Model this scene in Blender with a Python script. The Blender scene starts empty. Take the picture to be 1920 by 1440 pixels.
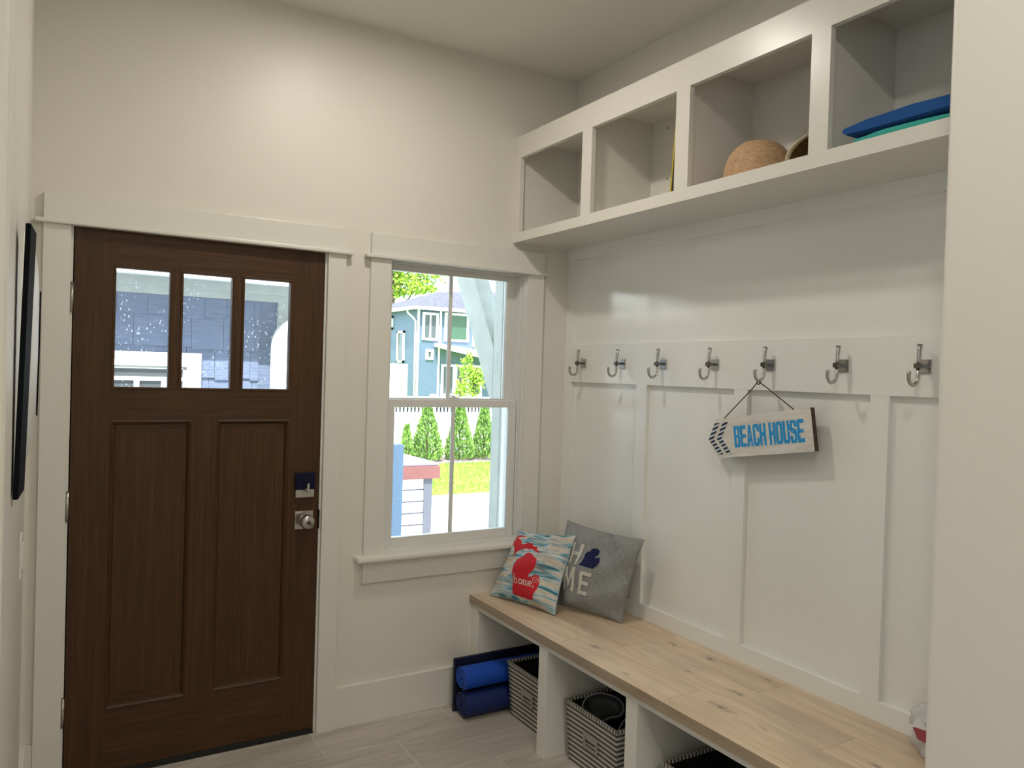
import bpy, bmesh, math, random
from mathutils import Vector, Matrix
R = math.radians
S = bpy.context.scene
COL = S.collection
random.seed(7)

# ------------------------------------------------------------------ materials
def newmat(name):
    m = bpy.data.materials.new(name); m.use_nodes = True
    nt = m.node_tree; nt.nodes.clear()
    out = nt.nodes.new('ShaderNodeOutputMaterial')
    b = nt.nodes.new('ShaderNodeBsdfPrincipled')
    nt.links.new(b.outputs[0], out.inputs[0])
    return m, nt, b, out

def nd(nt, t, **kw):
    n = nt.nodes.new(t)
    for k, v in kw.items():
        if k.startswith('i_'):
            key = k[2:]
            key = int(key) if key.isdigit() else key.replace('_', ' ')
            n.inputs[key].default_value = v
        else:
            setattr(n, k, v)
    return n

def coords(nt, scale=(1, 1, 1), kind='Object', rot=(0, 0, 0), loc=(0, 0, 0)):
    tc = nt.nodes.new('ShaderNodeTexCoord'); mp = nt.nodes.new('ShaderNodeMapping')
    mp.inputs['Scale'].default_value = scale; mp.inputs['Rotation'].default_value = rot
    mp.inputs['Location'].default_value = loc
    nt.links.new(tc.outputs[kind], mp.inputs[0])
    return mp.outputs[0]

def ramp(nt, fac, stops, interp='LINEAR'):
    r = nt.nodes.new('ShaderNodeValToRGB'); cr = r.color_ramp; cr.interpolation = interp
    while len(cr.elements) < len(stops): cr.elements.new(0.5)
    for e, (p, c) in zip(cr.elements, stops):
        e.position = p; e.color = (*c, 1) if len(c) == 3 else c
    nt.links.new(fac, r.inputs[0])
    return r.outputs[0]

def noise(nt, vec, scale, detail=4, rough=.5, dist=0.0):
    n = nd(nt, 'ShaderNodeTexNoise'); n.inputs['Scale'].default_value = scale
    n.inputs['Detail'].default_value = detail; n.inputs['Roughness'].default_value = rough
    n.inputs['Distortion'].default_value = dist
    if vec is not None: nt.links.new(vec, n.inputs['Vector'])
    return n.outputs['Fac']

def mixc(nt, fac, a, b, mode='MIX'):
    m = nt.nodes.new('ShaderNodeMix'); m.data_type = 'RGBA'; m.blend_type = mode
    for sock, v in ((0, fac), (6, a), (7, b)):
        if isinstance(v, (int, float)): m.inputs[sock].default_value = v
        elif isinstance(v, tuple): m.inputs[sock].default_value = (*v, 1) if len(v) == 3 else v
        else: nt.links.new(v, m.inputs[sock])
    return m.outputs[2]

def mth(nt, op, a, b=None, c=None):
    m = nt.nodes.new('ShaderNodeMath'); m.operation = op
    for i, v in enumerate((a, b, c)):
        if v is None: continue
        if isinstance(v, (int, float)): m.inputs[i].default_value = v
        else: nt.links.new(v, m.inputs[i])
    return m.outputs[0]

def bump(nt, b, h, strength=.2, dist=.01):
    n = nt.nodes.new('ShaderNodeBump'); n.inputs['Strength'].default_value = strength
    n.inputs['Distance'].default_value = dist
    nt.links.new(h, n.inputs['Height']); nt.links.new(n.outputs[0], b.inputs['Normal'])

def plain(name, col, rough=.5, metal=0, bs=None, spec=None, emit=None):
    m, nt, b, o = newmat(name)
    b.inputs['Base Color'].default_value = (*col, 1)
    b.inputs['Roughness'].default_value = rough; b.inputs['Metallic'].default_value = metal
    if spec is not None: b.inputs['Specular IOR Level'].default_value = spec
    if bs:   # slight tone variation and grain: (scale, colour spread, bump strength)
        f = noise(nt, coords(nt), bs[0], 5)
        lo = tuple(c * (1 - bs[1]) for c in col); hi = tuple(min(1, c * (1 + bs[1])) for c in col)
        nt.links.new(ramp(nt, f, [(.3, lo), (.7, hi)]), b.inputs['Base Color'])
        if len(bs) > 2 and bs[2]: bump(nt, b, f, bs[2], .002)
    if emit:
        b.inputs['Emission Color'].default_value = (*emit[0], 1); b.inputs['Emission Strength'].default_value = emit[1]
    return m

M = {}
M['paint'] = plain('wall_paint', (.79, .765, .695), .42, bs=(180, .012, .10))
M['ceil'] = plain('ceiling_paint', (.86, .84, .78), .8, bs=(150, .012, .08))
M['trim'] = plain('trim_paint', (.79, .775, .715), .34, bs=(60, .008, .03))
M['panelpaint'] = plain('panelling_paint', (.87, .87, .82), .13, spec=.9, bs=(45, .008, .04))
M['cubby'] = plain('cubby_paint', (.79, .765, .70), .3, bs=(60, .008, .03))
M['vinyl'] = plain('window_vinyl', (.77, .77, .735), .35)
M['black'] = plain('black_paint', (.003, .005, .007), .7, spec=.1)
M['rubber'] = plain('black_rubber', (.008, .008, .008), .6)
M['nickel'] = plain('brushed_nickel', (.50, .48, .45), .24, 1)
M['nickeldark'] = plain('dark_nickel', (.16, .152, .14), .25, 1)
M['navyplate'] = plain('navy_plastic', (.004, .006, .032), .5, spec=.2)
M['slatex'] = plain('hole_shadow_grey', (.12, .11, .10), .8)
M['white'] = plain('white_paint', (.80, .80, .78), .4)
M['extwhite'] = plain('exterior_white', (.82, .82, .80), .6)

def wood_door(name, axis):
    m, nt, b, o = newmat(name)
    sc = (90, 90, 2.2) if axis == 'z' else (2.2, 90, 90)
    sc2 = (260, 260, 7) if axis == 'z' else (7, 260, 260)
    f1 = noise(nt, coords(nt, sc), 1, 6, .6, .4); f2 = noise(nt, coords(nt, sc2), 1, 3, .6)
    f3 = noise(nt, coords(nt, (1.6, 1.6, 1.6)), 1, 2)
    c = ramp(nt, f1, [(.30, (.042, .0165, .0040)), (.52, (.070, .0295, .0075)), (.75, (.104, .046, .0125))])
    c = mixc(nt, ramp(nt, f2, [(.45, (0, 0, 0)), (.68, (.6, .6, .6))]), c, (.028, .013, .006))
    c = mixc(nt, mth(nt, 'MULTIPLY', f3, .3), c, (.085, .040, .012))
    nt.links.new(c, b.inputs['Base Color']); b.inputs['Roughness'].default_value = .48; b.inputs['Specular IOR Level'].default_value = .35
    bump(nt, b, f2, .25, .001)
    return m
M['doorv'] = wood_door('stained_wood_upright_grain', 'z'); M['doorh'] = wood_door('stained_wood_level_grain', 'x')

def glass(name, tint=(.97, .985, .98), specks=False, rough=0.0, gl=.05):
    m = bpy.data.materials.new(name); m.use_nodes = True; nt = m.node_tree; nt.nodes.clear()
    out = nt.nodes.new('ShaderNodeOutputMaterial'); tr = nt.nodes.new('ShaderNodeBsdfTransparent')
    tr.inputs[0].default_value = (*tint, 1)
    g = nt.nodes.new('ShaderNodeBsdfGlossy'); g.inputs['Roughness'].default_value = rough
    fr = nt.nodes.new('ShaderNodeFresnel'); fr.inputs[0].default_value = 1.45
    mx = nt.nodes.new('ShaderNodeMixShader')
    nt.links.new(fr.outputs[0], mx.inputs[0]); nt.links.new(tr.outputs[0], mx.inputs[1]); nt.links.new(g.outputs[0], mx.inputs[2])
    last = mx.outputs[0]
    if specks:
        v = nd(nt, 'ShaderNodeTexVoronoi'); v.inputs['Scale'].default_value = 1
        nt.links.new(coords(nt, (70, 70, 44)), v.inputs['Vector'])
        n2 = noise(nt, coords(nt), 9, 3)
        s = ramp(nt, v.outputs['Distance'], [(.10, (1, 1, 1)), (.26, (0, 0, 0))])
        s = mth(nt, 'MULTIPLY', s, ramp(nt, n2, [(.46, (0, 0, 0)), (.56, (1, 1, 1))]))
        s = mth(nt, 'ADD', mth(nt, 'MULTIPLY', s, .75), .04)
        d = nt.nodes.new('ShaderNodeBsdfTranslucent'); d.inputs[0].default_value = (.85, .9, .95, 1)
        m2 = nt.nodes.new('ShaderNodeMixShader')
        nt.links.new(s, m2.inputs[0]); nt.links.new(last, m2.inputs[1]); nt.links.new(d.outputs[0], m2.inputs[2])
        last = m2.outputs[0]
    nt.links.new(last, out.inputs[0])
    return m
M['glass'] = glass('clear_glass'); M['doorglass'] = glass('water_spotted_glass', specks=True)
M['lensglass'] = plain('smoked_lens', (.01, .012, .012), .12)

def tile_mat():
    m, nt, b, o = newmat('grey_plank_tile')
    v = coords(nt, (1, 1, 1), loc=(0, .232, 0))
    br = nd(nt, 'ShaderNodeTexBrick'); br.offset = .5
    br.inputs['Scale'].default_value = 1; br.inputs['Brick Width'].default_value = .603
    br.inputs['Row Height'].default_value = .303; br.inputs['Mortar Size'].default_value = .0022
    br.inputs['Mortar Smooth'].default_value = .1; br.inputs['Bias'].default_value = 0
    br.inputs['Color1'].default_value = (0, 0, 0, 1); br.inputs['Color2'].default_value = (1, 1, 1, 1)
    br.inputs['Mortar'].default_value = (.5, .5, .5, 1)
    nt.links.new(v, br.inputs['Vector'])
    off = nt.nodes.new('ShaderNodeVectorMath'); off.operation = 'ADD'
    sc = nt.nodes.new('ShaderNodeVectorMath'); sc.operation = 'SCALE'; sc.inputs[3].default_value = 6.0
    nt.links.new(br.outputs['Color'], sc.inputs[0]); nt.links.new(sc.outputs[0], off.inputs[0])
    nt.links.new(coords(nt, (1.3, 11, 1)), off.inputs[1])
    f = noise(nt, off.outputs[0], 1.5, 6, .62, 1.1)
    f2 = noise(nt, coords(nt, (4, 60, 4)), 1, 4, .6)
    c = ramp(nt, f, [(.28, (.37, .325, .27)), (.5, (.51, .46, .395)), (.72, (.68, .62, .54))])
    c = mixc(nt, mth(nt, 'MULTIPLY', f2, .30), c, (.52, .50, .46))
    c = mixc(nt, mth(nt, 'MULTIPLY', br.outputs['Color'], .22), c, (.29, .265, .24))
    c = mixc(nt, br.outputs['Fac'], c, (.62, .60, .55))
    nt.links.new(c, b.inputs['Base Color']); b.inputs['Roughness'].default_value = .42
    bump(nt, b, mth(nt, 'SUBTRACT', 1.0, br.outputs['Fac']), .3, .001)
    return m
M['tile'] = tile_mat()

KNOTS = [(1.766, -.835, .020), (2.078, -1.13, .016), (1.93, -1.393, .020), (1.795, -1.46, .026), (1.87, -.62, .014),
         (2.115, -1.37, .010), (1.72, -1.92, .014), (1.915, -1.18, .010), (1.90, -1.93, .014), (2.06, -.95, .018),
         (1.70, -1.10, .010), (1.80, -1.62, .010)]
def oak(name, k=1.0, knots=True):
    m, nt, b, o = newmat(name)
    at = nd(nt, 'ShaderNodeAttribute', attribute_name='plank')
    sc = nt.nodes.new('ShaderNodeVectorMath'); sc.operation = 'SCALE'; sc.inputs[3].default_value = 9.0
    nt.links.new(at.outputs['Color'], sc.inputs[0])
    def vec(s):
        a = nt.nodes.new('ShaderNodeVectorMath'); a.operation = 'ADD'
        nt.links.new(sc.outputs[0], a.inputs[0]); nt.links.new(coords(nt, s), a.inputs[1]); return a.outputs[0]
    f1 = noise(nt, vec((9, 1.1, 9)), 1.6, 6, .6, 1.4); f2 = noise(nt, vec((120, 4, 120)), 1, 3, .6, .3)
    f3 = noise(nt, vec((3, 1.2, 3)), 1.1, 3, .5, .5)
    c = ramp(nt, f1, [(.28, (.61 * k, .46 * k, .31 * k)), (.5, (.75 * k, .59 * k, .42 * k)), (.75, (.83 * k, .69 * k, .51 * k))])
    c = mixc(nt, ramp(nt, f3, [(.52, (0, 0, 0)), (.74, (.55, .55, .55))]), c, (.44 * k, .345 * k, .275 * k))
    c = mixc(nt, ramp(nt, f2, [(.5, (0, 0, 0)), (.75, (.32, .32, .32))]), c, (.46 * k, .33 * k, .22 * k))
    tone = ramp(nt, at.outputs['Fac'], [(0, (.76, .70, .72)), (.25, (.9, .88, .86)), (1, (1.0, 1.0, 1.0))])
    c = mixc(nt, 1.0, c, tone, 'MULTIPLY')
    if knots:
        pos = coords(nt); wob = noise(nt, coords(nt, (14, 14, 14)), 3, 3)
        sep = nt.nodes.new('ShaderNodeSeparateXYZ'); nt.links.new(pos, sep.inputs[0])
        tot = None
        for (kx, ky, r) in KNOTS:
            dx = mth(nt, 'MULTIPLY', mth(nt, 'SUBTRACT', sep.outputs[0], kx), 1 / r)
            dy = mth(nt, 'MULTIPLY', mth(nt, 'SUBTRACT', sep.outputs[1], ky), .38 / r)
            d = mth(nt, 'SQRT', mth(nt, 'ADD', mth(nt, 'MULTIPLY', dx, dx), mth(nt, 'MULTIPLY', dy, dy)))
            d = mth(nt, 'ADD', d, mth(nt, 'MULTIPLY', mth(nt, 'SUBTRACT', wob, .5), 1.8))
            tot = d if tot is None else mth(nt, 'MINIMUM', tot, d)
        c = mixc(nt, ramp(nt, tot, [(.0, (.9, .9, .9)), (.22, (.5, .5, .5)), (.55, (.22, .22, .22)), (1.0, (0, 0, 0))]), c, (.17, .12, .10))
    nt.links.new(c, b.inputs['Base Color']); b.inputs['Roughness'].default_value = .43
    bump(nt, b, f2, .12, .001)
    return m
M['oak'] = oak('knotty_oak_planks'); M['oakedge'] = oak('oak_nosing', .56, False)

# ------------------------------------------------------------------ mesh helpers
def link(name, me, mats, parent=None):
    o = bpy.data.objects.new(name, me); COL.objects.link(o)
    for m in (mats if isinstance(mats, (list, tuple)) else [mats]): me.materials.append(m)
    if parent is not None: o.parent = parent
    return o

def obj(name, bm, mats, parent=None, smooth=False, loc=None):
    me = bpy.data.meshes.new(name)
    bm.normal_update(); bm.to_mesh(me); bm.free()
    if smooth:
        for p in me.polygons: p.use_smooth = True
    o = link(name, me, mats, parent)
    if loc: o.location = loc
    return o

def box(bm, x0, x1, y0, y1, z0, z1, mi=0, bev=0.0):
    x0, x1 = sorted((x0, x1)); y0, y1 = sorted((y0, y1)); z0, z1 = sorted((z0, z1))
    vs = [bm.verts.new(p) for p in ((x0, y0, z0), (x1, y0, z0), (x1, y1, z0), (x0, y1, z0), (x0, y0, z1), (x1, y0, z1), (x1, y1, z1), (x0, y1, z1))]
    fs = [bm.faces.new([vs[i] for i in q]) for q in ((0, 3, 2, 1), (4, 5, 6, 7), (0, 1, 5, 4), (1, 2, 6, 5), (2, 3, 7, 6), (3, 0, 4, 7))]
    for f in fs: f.material_index = mi
    if bev:
        es = set(e for f in fs for e in f.edges)
        r = bmesh.ops.bevel(bm, geom=list(es), offset=bev, segments=2, affect='EDGES', profile=.6)
        for f in r['faces']: f.material_index = mi
    return vs

def boxo(name, dims, mat, parent=None, bev=0.002):
    bm = bmesh.new(); box(bm, *dims, bev=bev); return obj(name, bm, mat, parent)

def prism(bm, pts, a, b, axis='y', mi=0):
    """extrude a 2-D outline between a and b along axis; pts are the two other coordinates in xyz order"""
    def mk(p, w):
        return (w, p[0], p[1]) if axis == 'x' else (p[0], w, p[1]) if axis == 'y' else (p[0], p[1], w)
    A = [bm.verts.new(mk(p, a)) for p in pts]; B = [bm.verts.new(mk(p, b)) for p in pts]
    n = len(pts); fs = [bm.faces.new(A), bm.faces.new(B[::-1])]
    for i in range(n): fs.append(bm.faces.new((A[i], B[i], B[(i + 1) % n], A[(i + 1) % n])))
    for f in fs: f.material_index = mi
    bmesh.ops.recalc_face_normals(bm, faces=fs)
    return fs

def tube(bm, pts, rad, seg=10, caps=True, mi=0, sq=1.0):
    pts = [Vector(p) for p in pts]; n = len(pts); rings = []
    rads = rad if isinstance(rad, (list, tuple)) else [rad] * n
    up = Vector((0, 0, 1)); prev = None
    for i, p in enumerate(pts):
        t = (pts[min(i + 1, n - 1)] - pts[max(i - 1, 0)]).normalized()
        if prev is None:
            a = t.cross(up)
            if a.length < 1e-3: a = t.cross(Vector((0, 1, 0)))
            a.normalize()
        else:
            a = prev - t * prev.dot(t); a.normalize()
        prev = a; b = t.cross(a)
        ring = []
        for k in range(seg):
            th = 2 * math.pi * (k + .5) / seg
            ring.append(bm.verts.new(p + (a * math.cos(th) + b * math.sin(th)) * rads[i]))
        rings.append(ring)
    fs = []
    for i in range(n - 1):
        for k in range(seg):
            fs.append(bm.faces.new((rings[i][k], rings[i][(k + 1) % seg], rings[i + 1][(k + 1) % seg], rings[i + 1][k])))
    if caps: fs += [bm.faces.new(rings[0][::-1]), bm.faces.new(rings[-1])]
    for f in fs: f.material_index = mi; f.smooth = seg > 6
    bmesh.ops.recalc_face_normals(bm, faces=fs)
    return fs

def lathe(bm, prof, seg=32, center=(0, 0, 0), axis='z', mi=0, smooth=True):
    rings = []
    for (r, h) in prof:
        ring = []
        if r < 1e-5:
            q = {'z': (0, 0, h), 'x': (h, 0, 0), 'y': (0, h, 0)}[axis]
            ring = [bm.verts.new(Vector(q) + Vector(center))]
        else:
            for k in range(seg):
                t = 2 * math.pi * k / seg; c, s = r * math.cos(t), r * math.sin(t)
                q = {'z': (c, s, h), 'x': (h, c, s), 'y': (c, h, s)}[axis]
                ring.append(bm.verts.new(Vector(q) + Vector(center)))
        rings.append(ring)
    fs = []
    for a, b in zip(rings, rings[1:]):
        for k in range(seg):
            va = [a[0]] if len(a) == 1 else [a[k], a[(k + 1) % seg]]
            vb = [b[0]] if len(b) == 1 else [b[(k + 1) % seg], b[k]]
            if len(va) + len(vb) >= 3: fs.append(bm.faces.new(va + vb))
    for f in fs: f.material_index = mi; f.smooth = smooth
    bmesh.ops.recalc_face_normals(bm, faces=fs)
    return fs

def empty(name, loc=(0, 0, 0), rot=(0, 0, 0)):
    o = bpy.data.objects.new(name, None); COL.objects.link(o); o.location = loc; o.rotation_euler = rot
    o.empty_display_size = .05
    return o
def tag(o, label, cat, group=None, kind=None):
    o['label'] = label; o['category'] = cat
    if group: o['group'] = group
    if kind: o['kind'] = kind
    return o
def struct(o):
    o['kind'] = 'structure'; return o
def rehome(root, loc):
    """give a root empty its own base point, keeping the children where they were built"""
    root.location = loc
    for c in root.children: c.location = Vector(c.location) - Vector(loc)
def copy_tree(o, parent=None):
    c = o.copy(); COL.objects.link(c); c.parent = parent
    for k in list(o.children): copy_tree(k, c)
    return c

# ------------------------------------------------------------------ room measures
XL, XR, XS, XP = -.137, 2.185, 2.157, 2.176      # left wall, right wall, rail faces, panel faces
XF, ZC = 1.833, 3.023                            # cubby face, ceiling
YE = -2.31                                       # wall that closes the alcove
XE = 1.468
YLC = -1.62                                      # outside corner of the left wall

def quadwall(name, pieces, mat):
    bm = bmesh.new()
    for p in pieces: box(bm, *p)
    return struct(obj(name, bm, mat))

quadwall('floor', [(-3.2, 2.5, -6.2, .15, -.12, 0)], M['tile'])
quadwall('ceiling', [(-3.2, 2.5, -6.2, .15, ZC, ZC + .15)], M['ceil'])
# back wall with door and window openings
DX0, DX1, DZ = -.02, .934, 2.055
WX0, WX1, WZ0, WZ1 = 1.205, 1.916, .735, 2.045
quadwall('wall_back', [(-3.2, DX0, 0, .15, 0, ZC), (DX0, DX1, 0, .15, DZ, ZC), (DX1, WX0, 0, .15, 0, ZC),
                       (WX0, WX1, 0, .15, 0, WZ0), (WX0, WX1, 0, .15, WZ1, ZC), (WX1, 2.5, 0, .15, 0, ZC)], M['paint'])
# left wall: a block whose long face is edge-on, with its outside corner rounded
bm = bmesh.new()
rc = .012
pts = [(-3.2, 0), (XL, 0), (XL, YLC + rc)] + [(XL - rc + rc * math.cos(a), YLC + rc - rc * math.sin(a)) for a in (R(30), R(60), R(90))] + [(-3.2, YLC)]
prism(bm, pts, 0, ZC, 'z'); struct(obj('wall_left', bm, M['paint']))
quadwall('wall_right', [(XR, 2.5, YE, 0, 0, ZC)], M['paint'])
bm = bmesh.new()
pts = [(2.5, YE), (XE + rc, YE)] + [(XE + rc - rc * math.sin(a), YE - rc + rc * math.cos(a)) for a in (R(30), R(60), R(90))] + [(XE, -6.2), (2.5, -6.2)]
prism(bm, pts, 0, ZC, 'z'); struct(obj('wall_end', bm, M['paint']))
quadwall('wall_front', [(-3.2, XE, -6.2, -6.05, 0, ZC)], M['paint'])
quadwall('wall_far_left', [(-3.35, -3.2, -6.2, -5.4, 0, ZC), (-3.35, -3.2, -4.0, 0, 0, ZC), (-3.35, -3.2, -5.4, -4.0, 0, .9), (-3.35, -3.2, -5.4, -4.0, 2.2, ZC)], M['paint'])
w2 = struct(empty('fill_light_window'))  # unseen window, added to let neutral daylight fill the room
bm = bmesh.new()
for (y0, y1) in ((-5.4, -5.34), (-4.06, -4.0), (-4.72, -4.68)): box(bm, -3.32, -3.22, y0, y1, .9, 2.2)
box(bm, -3.32, -3.22, -5.34, -4.06, .9, .96); box(bm, -3.32, -3.22, -5.34, -4.06, 2.14, 2.2)
obj('window_frame', bm, M['vinyl'], w2)
bm = bmesh.new(); box(bm, -3.28, -3.274, -5.34, -4.06, .96, 2.14); obj('pane', bm, M['glass'], w2)

# ------------------------------------------------------------------ trims round door and window
def casing(name, x0, xi0, xi1, x1, zbot, zt0=2.045, zt1=2.14, stool=False):
    root = struct(empty(name, (0, 0, 0)))
    boxo('side_board', (x0, xi0, -.02, 0, zbot, zt0), M['trim'], root)
    boxo('side_board', (xi1, x1, -.02, 0, zbot, zt0), M['trim'], root)
    boxo('header_board', (x0, x1, -.022, 0, zt0, zt1), M['trim'], root)
    bm = bmesh.new(); box(bm, x0 - .027, x1 + .027, -.038, 0, zt0 - .014, zt0 + .002, bev=.005)
    obj('bead', bm, M['trim'], root)
    return root
casing('trim_1', -.098, -.012, .926, 1.003, 0)
casing('trim_2', 1.114, 1.207, 1.914, 2.007, .735)
t3 = struct(empty('trim_3'))
bm = bmesh.new(); box(bm, 1.077, 2.046, -.062, .02, .714, .737, bev=.008); obj('stool', bm, M['trim'], t3)
boxo('apron', (1.114, 2.007, -.02, 0, .616, .714), M['trim'], t3)
# baseboards
bm = bmesh.new(); box(bm, 1.003, 2.157, -.018, 0, 0, .178, bev=.002); struct(obj('baseboard_back', bm, M['trim']))
bm = bmesh.new(); box(bm, XL, -.098, -.016, 0, 0, .178, bev=.002); struct(obj('baseboard_corner', bm, M['trim']))
bm = bmesh.new(); box(bm, XL, XL + .017, YLC + .02, -.016, 0, .178, bev=.002); struct(obj('baseboard_left', bm, M['trim']))
bm = bmesh.new(); box(bm, XE - .017, XE, -6.0, YE, 0, .178, bev=.002); struct(obj('baseboard_end', bm, M['trim']))

# ------------------------------------------------------------------ the door
door = struct(empty('door_1', (0, 0, 0)))
D0, D1 = .002, .042                                 # leaf faces
gx = [(.127, .328), (.358, .556), (.586, .786)]; gz0, gz1 = 1.447, 1.906
px = [(.127, .410), (.500, .786)]; pz0, pz1 = .250, 1.332
bm = bmesh.new()
Zb, Zt = .022, 2.036
for (a, b, c, d, mi) in [(.0, .127, Zb, Zt, 0), (.786, .914, Zb, Zt, 0), (.410, .500, pz0, pz1, 0)]:
    box(bm, a, b, D0, D1, c, d, mi)
for (a, b, c, d, mi) in [(.127, .786, gz1, Zt, 1), (.127, .786, pz1, gz0, 1), (.127, .786, Zb, pz0, 1)]:
    box(bm, a, b, D0, D1, c, d, mi)
for (a, b) in [(.328, .358), (.556, .586)]:
    box(bm, a, b, D0 + .002, D1, gz0, gz1, 0)
obj('door_leaf', bm, [M['doorv'], M['doorh']], door)
for (x0, x1) in px:                                # recessed panels with raised field and moulding
    bm = bmesh.new()
    box(bm, x0, x1, D0 + .013, D1 - .002, pz0, pz1, 0)
    fr = .016
    def ringstep(a, ya, b, yb):
        o_ = [(x0 + a, pz0 + a), (x1 - a, pz0 + a), (x1 - a, pz1 - a), (x0 + a, pz1 - a)]
        i_ = [(x0 + b, pz0 + b), (x1 - b, pz0 + b), (x1 - b, pz1 - b), (x0 + b, pz1 - b)]
        for k in range(4):
            p, q, r_, s_ = o_[k], o_[(k + 1) % 4], i_[(k + 1) % 4], i_[k]
            f = bm.faces.new([bm.verts.new((p[0], ya, p[1])), bm.verts.new((q[0], ya, q[1])), bm.verts.new((r_[0], yb, r_[1])), bm.verts.new((s_[0], yb, s_[1]))])
            f.material_index = 1 if k in (0, 2) else 0
    ringstep(0, D0 - .001, .006, D0 - .004); ringstep(.006, D0 - .004, .013, D0 + .002); ringstep(.013, D0 + .002, .018, D0 + .0125)
    ringstep(.018, D0 + .0125, .05, D0 + .0125)
    obj('panel', bm, [M['doorv'], M['doorh']], door)
for (x0, x1) in gx:
    bm = bmesh.new()
    w = .009
    for (a, b, c, d) in [(x0, x0 + w, gz0, gz1), (x1 - w, x1, gz0, gz1), (x0 + w, x1 - w, gz0, gz0 + w), (x0 + w, x1 - w, gz1 - w, gz1)]:
        box(bm, a, b, D0 - .003, D1 - .004, c, d, bev=.002)
    fr_ = obj('glazing_bead', bm, M['doorv'], door)
    bm = bmesh.new(); box(bm, x0 + .003, x1 - .003, .020, .026, gz0 + .003, gz1 - .003)
    obj('pane', bm, M['doorglass'], fr_)
bm = bmesh.new(); box(bm, .0, .914, D0 - .004, D1, .004, .024); obj('door_sweep', bm, M['rubber'], door)
for z in (1.776, 1.02, .27):
    bm = bmesh.new(); tube(bm, [(-.006, -.006, z - .052), (-.006, -.006, z + .052)], .0065, 12)
    for k in (-.018, .018): tube(bm, [(-.006, -.006, z + k - .0012), (-.006, -.006, z + k + .0012)], .0072, 12)
    tube(bm, [(-.006, -.006, z + .052), (-.006, -.006, z + .057)], .0045, 10)
    box(bm, -.012, .0, -.003, .004, z - .05, z + .05)
    obj('hinge', bm, M['nickel'], door)
# deadbolt: navy upper housing over a nickel plate with thumb turn
bm = bmesh.new(); box(bm, .815, .893, -.012, D0, 1.006, 1.106, bev=.003); db = obj('deadbolt_plate', bm, M['nickel'], door)
bm = bmesh.new(); box(bm, .813, .894, -.022, -.004, 1.04, 1.11, bev=.003); obj('housing', bm, M['navyplate'], db)
bm = bmesh.new(); tube(bm, [(.858, -.02, 1.04), (.858, -.035, 1.04)], .009, 16); box(bm, .853, .864, -.046, -.032, 1.028, 1.070, bev=.004)
obj('thumb_turn', bm, M['nickel'], db)
bm = bmesh.new(); box(bm, .816, .892, -.007, D0, .874, .950, bev=.0015); kp = obj('knob_plate', bm, M['nickel'], door)
bm = bmesh.new(); lathe(bm, [(0.013, -.006), (.013, -.028), (.020, -.034), (.029, -.046), (.030, -.056), (.026, -.066), (.016, -.071), (.0, -.072)], 32, (.855, 0, .911), 'y')
kn = obj('knob', bm, M['nickel'], kp)
bm = bmesh.new(); lathe(bm, [(.0085, -.071), (.0085, -.0745), (.0, -.0745)], 20, (.855, 0, .911), 'y'); box(bm, .8538, .8562, -.0757, -.073, .905, .917)
obj('lock_button', bm, M['nickeldark'], kn)
# jamb and threshold
jb = struct(empty('door_2'))
bm = bmesh.new()
box(bm, -.02, -.004, -.001, .15, 0, 2.055); box(bm, .918, .934, -.001, .15, 0, 2.055); box(bm, -.004, .918, -.001, .15, 2.04, 2.055)
obj('jamb', bm, M['trim'], jb)
bm = bmesh.new(); box(bm, -.004, .008, .043, .06, .02, 2.04); box(bm, .906, .918, .043, .06, .02, 2.04); box(bm, .008, .906, .043, .06, 2.028, 2.04)
obj('weather_seal', bm, M['rubber'], jb)
boxo('threshold', (-.004, .918, -.004, .15, 0, .006), M['rubber'], jb, .001)
bm = bmesh.new(); box(bm, .9175, .9215, -.004, .03, .87, .95, bev=.001); obj('strike_plate', bm, M['nickeldark'], jb)

# ------------------------------------------------------------------ the window (double hung, two lights wide)
win = struct(empty('window_1'))
def frame_box(bm, x0, x1, z0, z1, w, y0, y1, wb=None, wt=None, bev=.0015):
    wb = w if wb is None else wb; wt = w if wt is None else wt
    box(bm, x0, x0 + w, y0, y1, z0, z1, bev=bev); box(bm, x1 - w, x1, y0, y1, z0, z1, bev=bev)
    box(bm, x0 + w, x1 - w, y0, y1, z0, z0 + wb, bev=bev); box(bm, x0 + w, x1 - w, y0, y1, z1 - wt, z1, bev=bev)
bm = bmesh.new(); frame_box(bm, 1.205, 1.916, .735, 2.045, .012, -.001, .15); obj('jamb_liner', bm, M['vinyl'], win)
bm = bmesh.new(); frame_box(bm, 1.217, 1.904, .745, 2.033, .009, .018, .12, .012, .008)
frame_box(bm, 1.226, 1.895, .757, 2.025, .005, .052, .062, .005, .006)
obj('window_frame', bm, M['vinyl'], win)
up = bmesh.new(); frame_box(up, 1.218, 1.876, 1.390, 2.02, .030, .063, .092, .034, .022); box(up, 1.876, 1.8945, .063, .09, 1.39, 2.02); up = obj('upper_sash', up, M['vinyl'], win)
boxo('muntin', (1.538, 1.554, .070, .086, 1.424, 1.998), M['vinyl'], up)
boxo('pane', (1.246, 1.848, .075, .081, 1.42, 2.0), M['glass'], up, 0)
lo = bmesh.new(); frame_box(lo, 1.222, 1.892, .757, 1.417, .036, .022, .051, .040, .034); lo = obj('lower_sash', lo, M['vinyl'], win)
boxo('muntin', (1.549, 1.565, .028, .044, .795, 1.384), M['vinyl'], lo)
boxo('pane', (1.256, 1.858, .033, .039, .793, 1.386), M['glass'], lo, 0)
bm = bmesh.new(); box(bm, 1.515, 1.600, .024, .05, 1.417, 1.422, bev=.002); box(bm, 1.53, 1.585, .028, .046, 1.422, 1.43, bev=.003)
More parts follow.
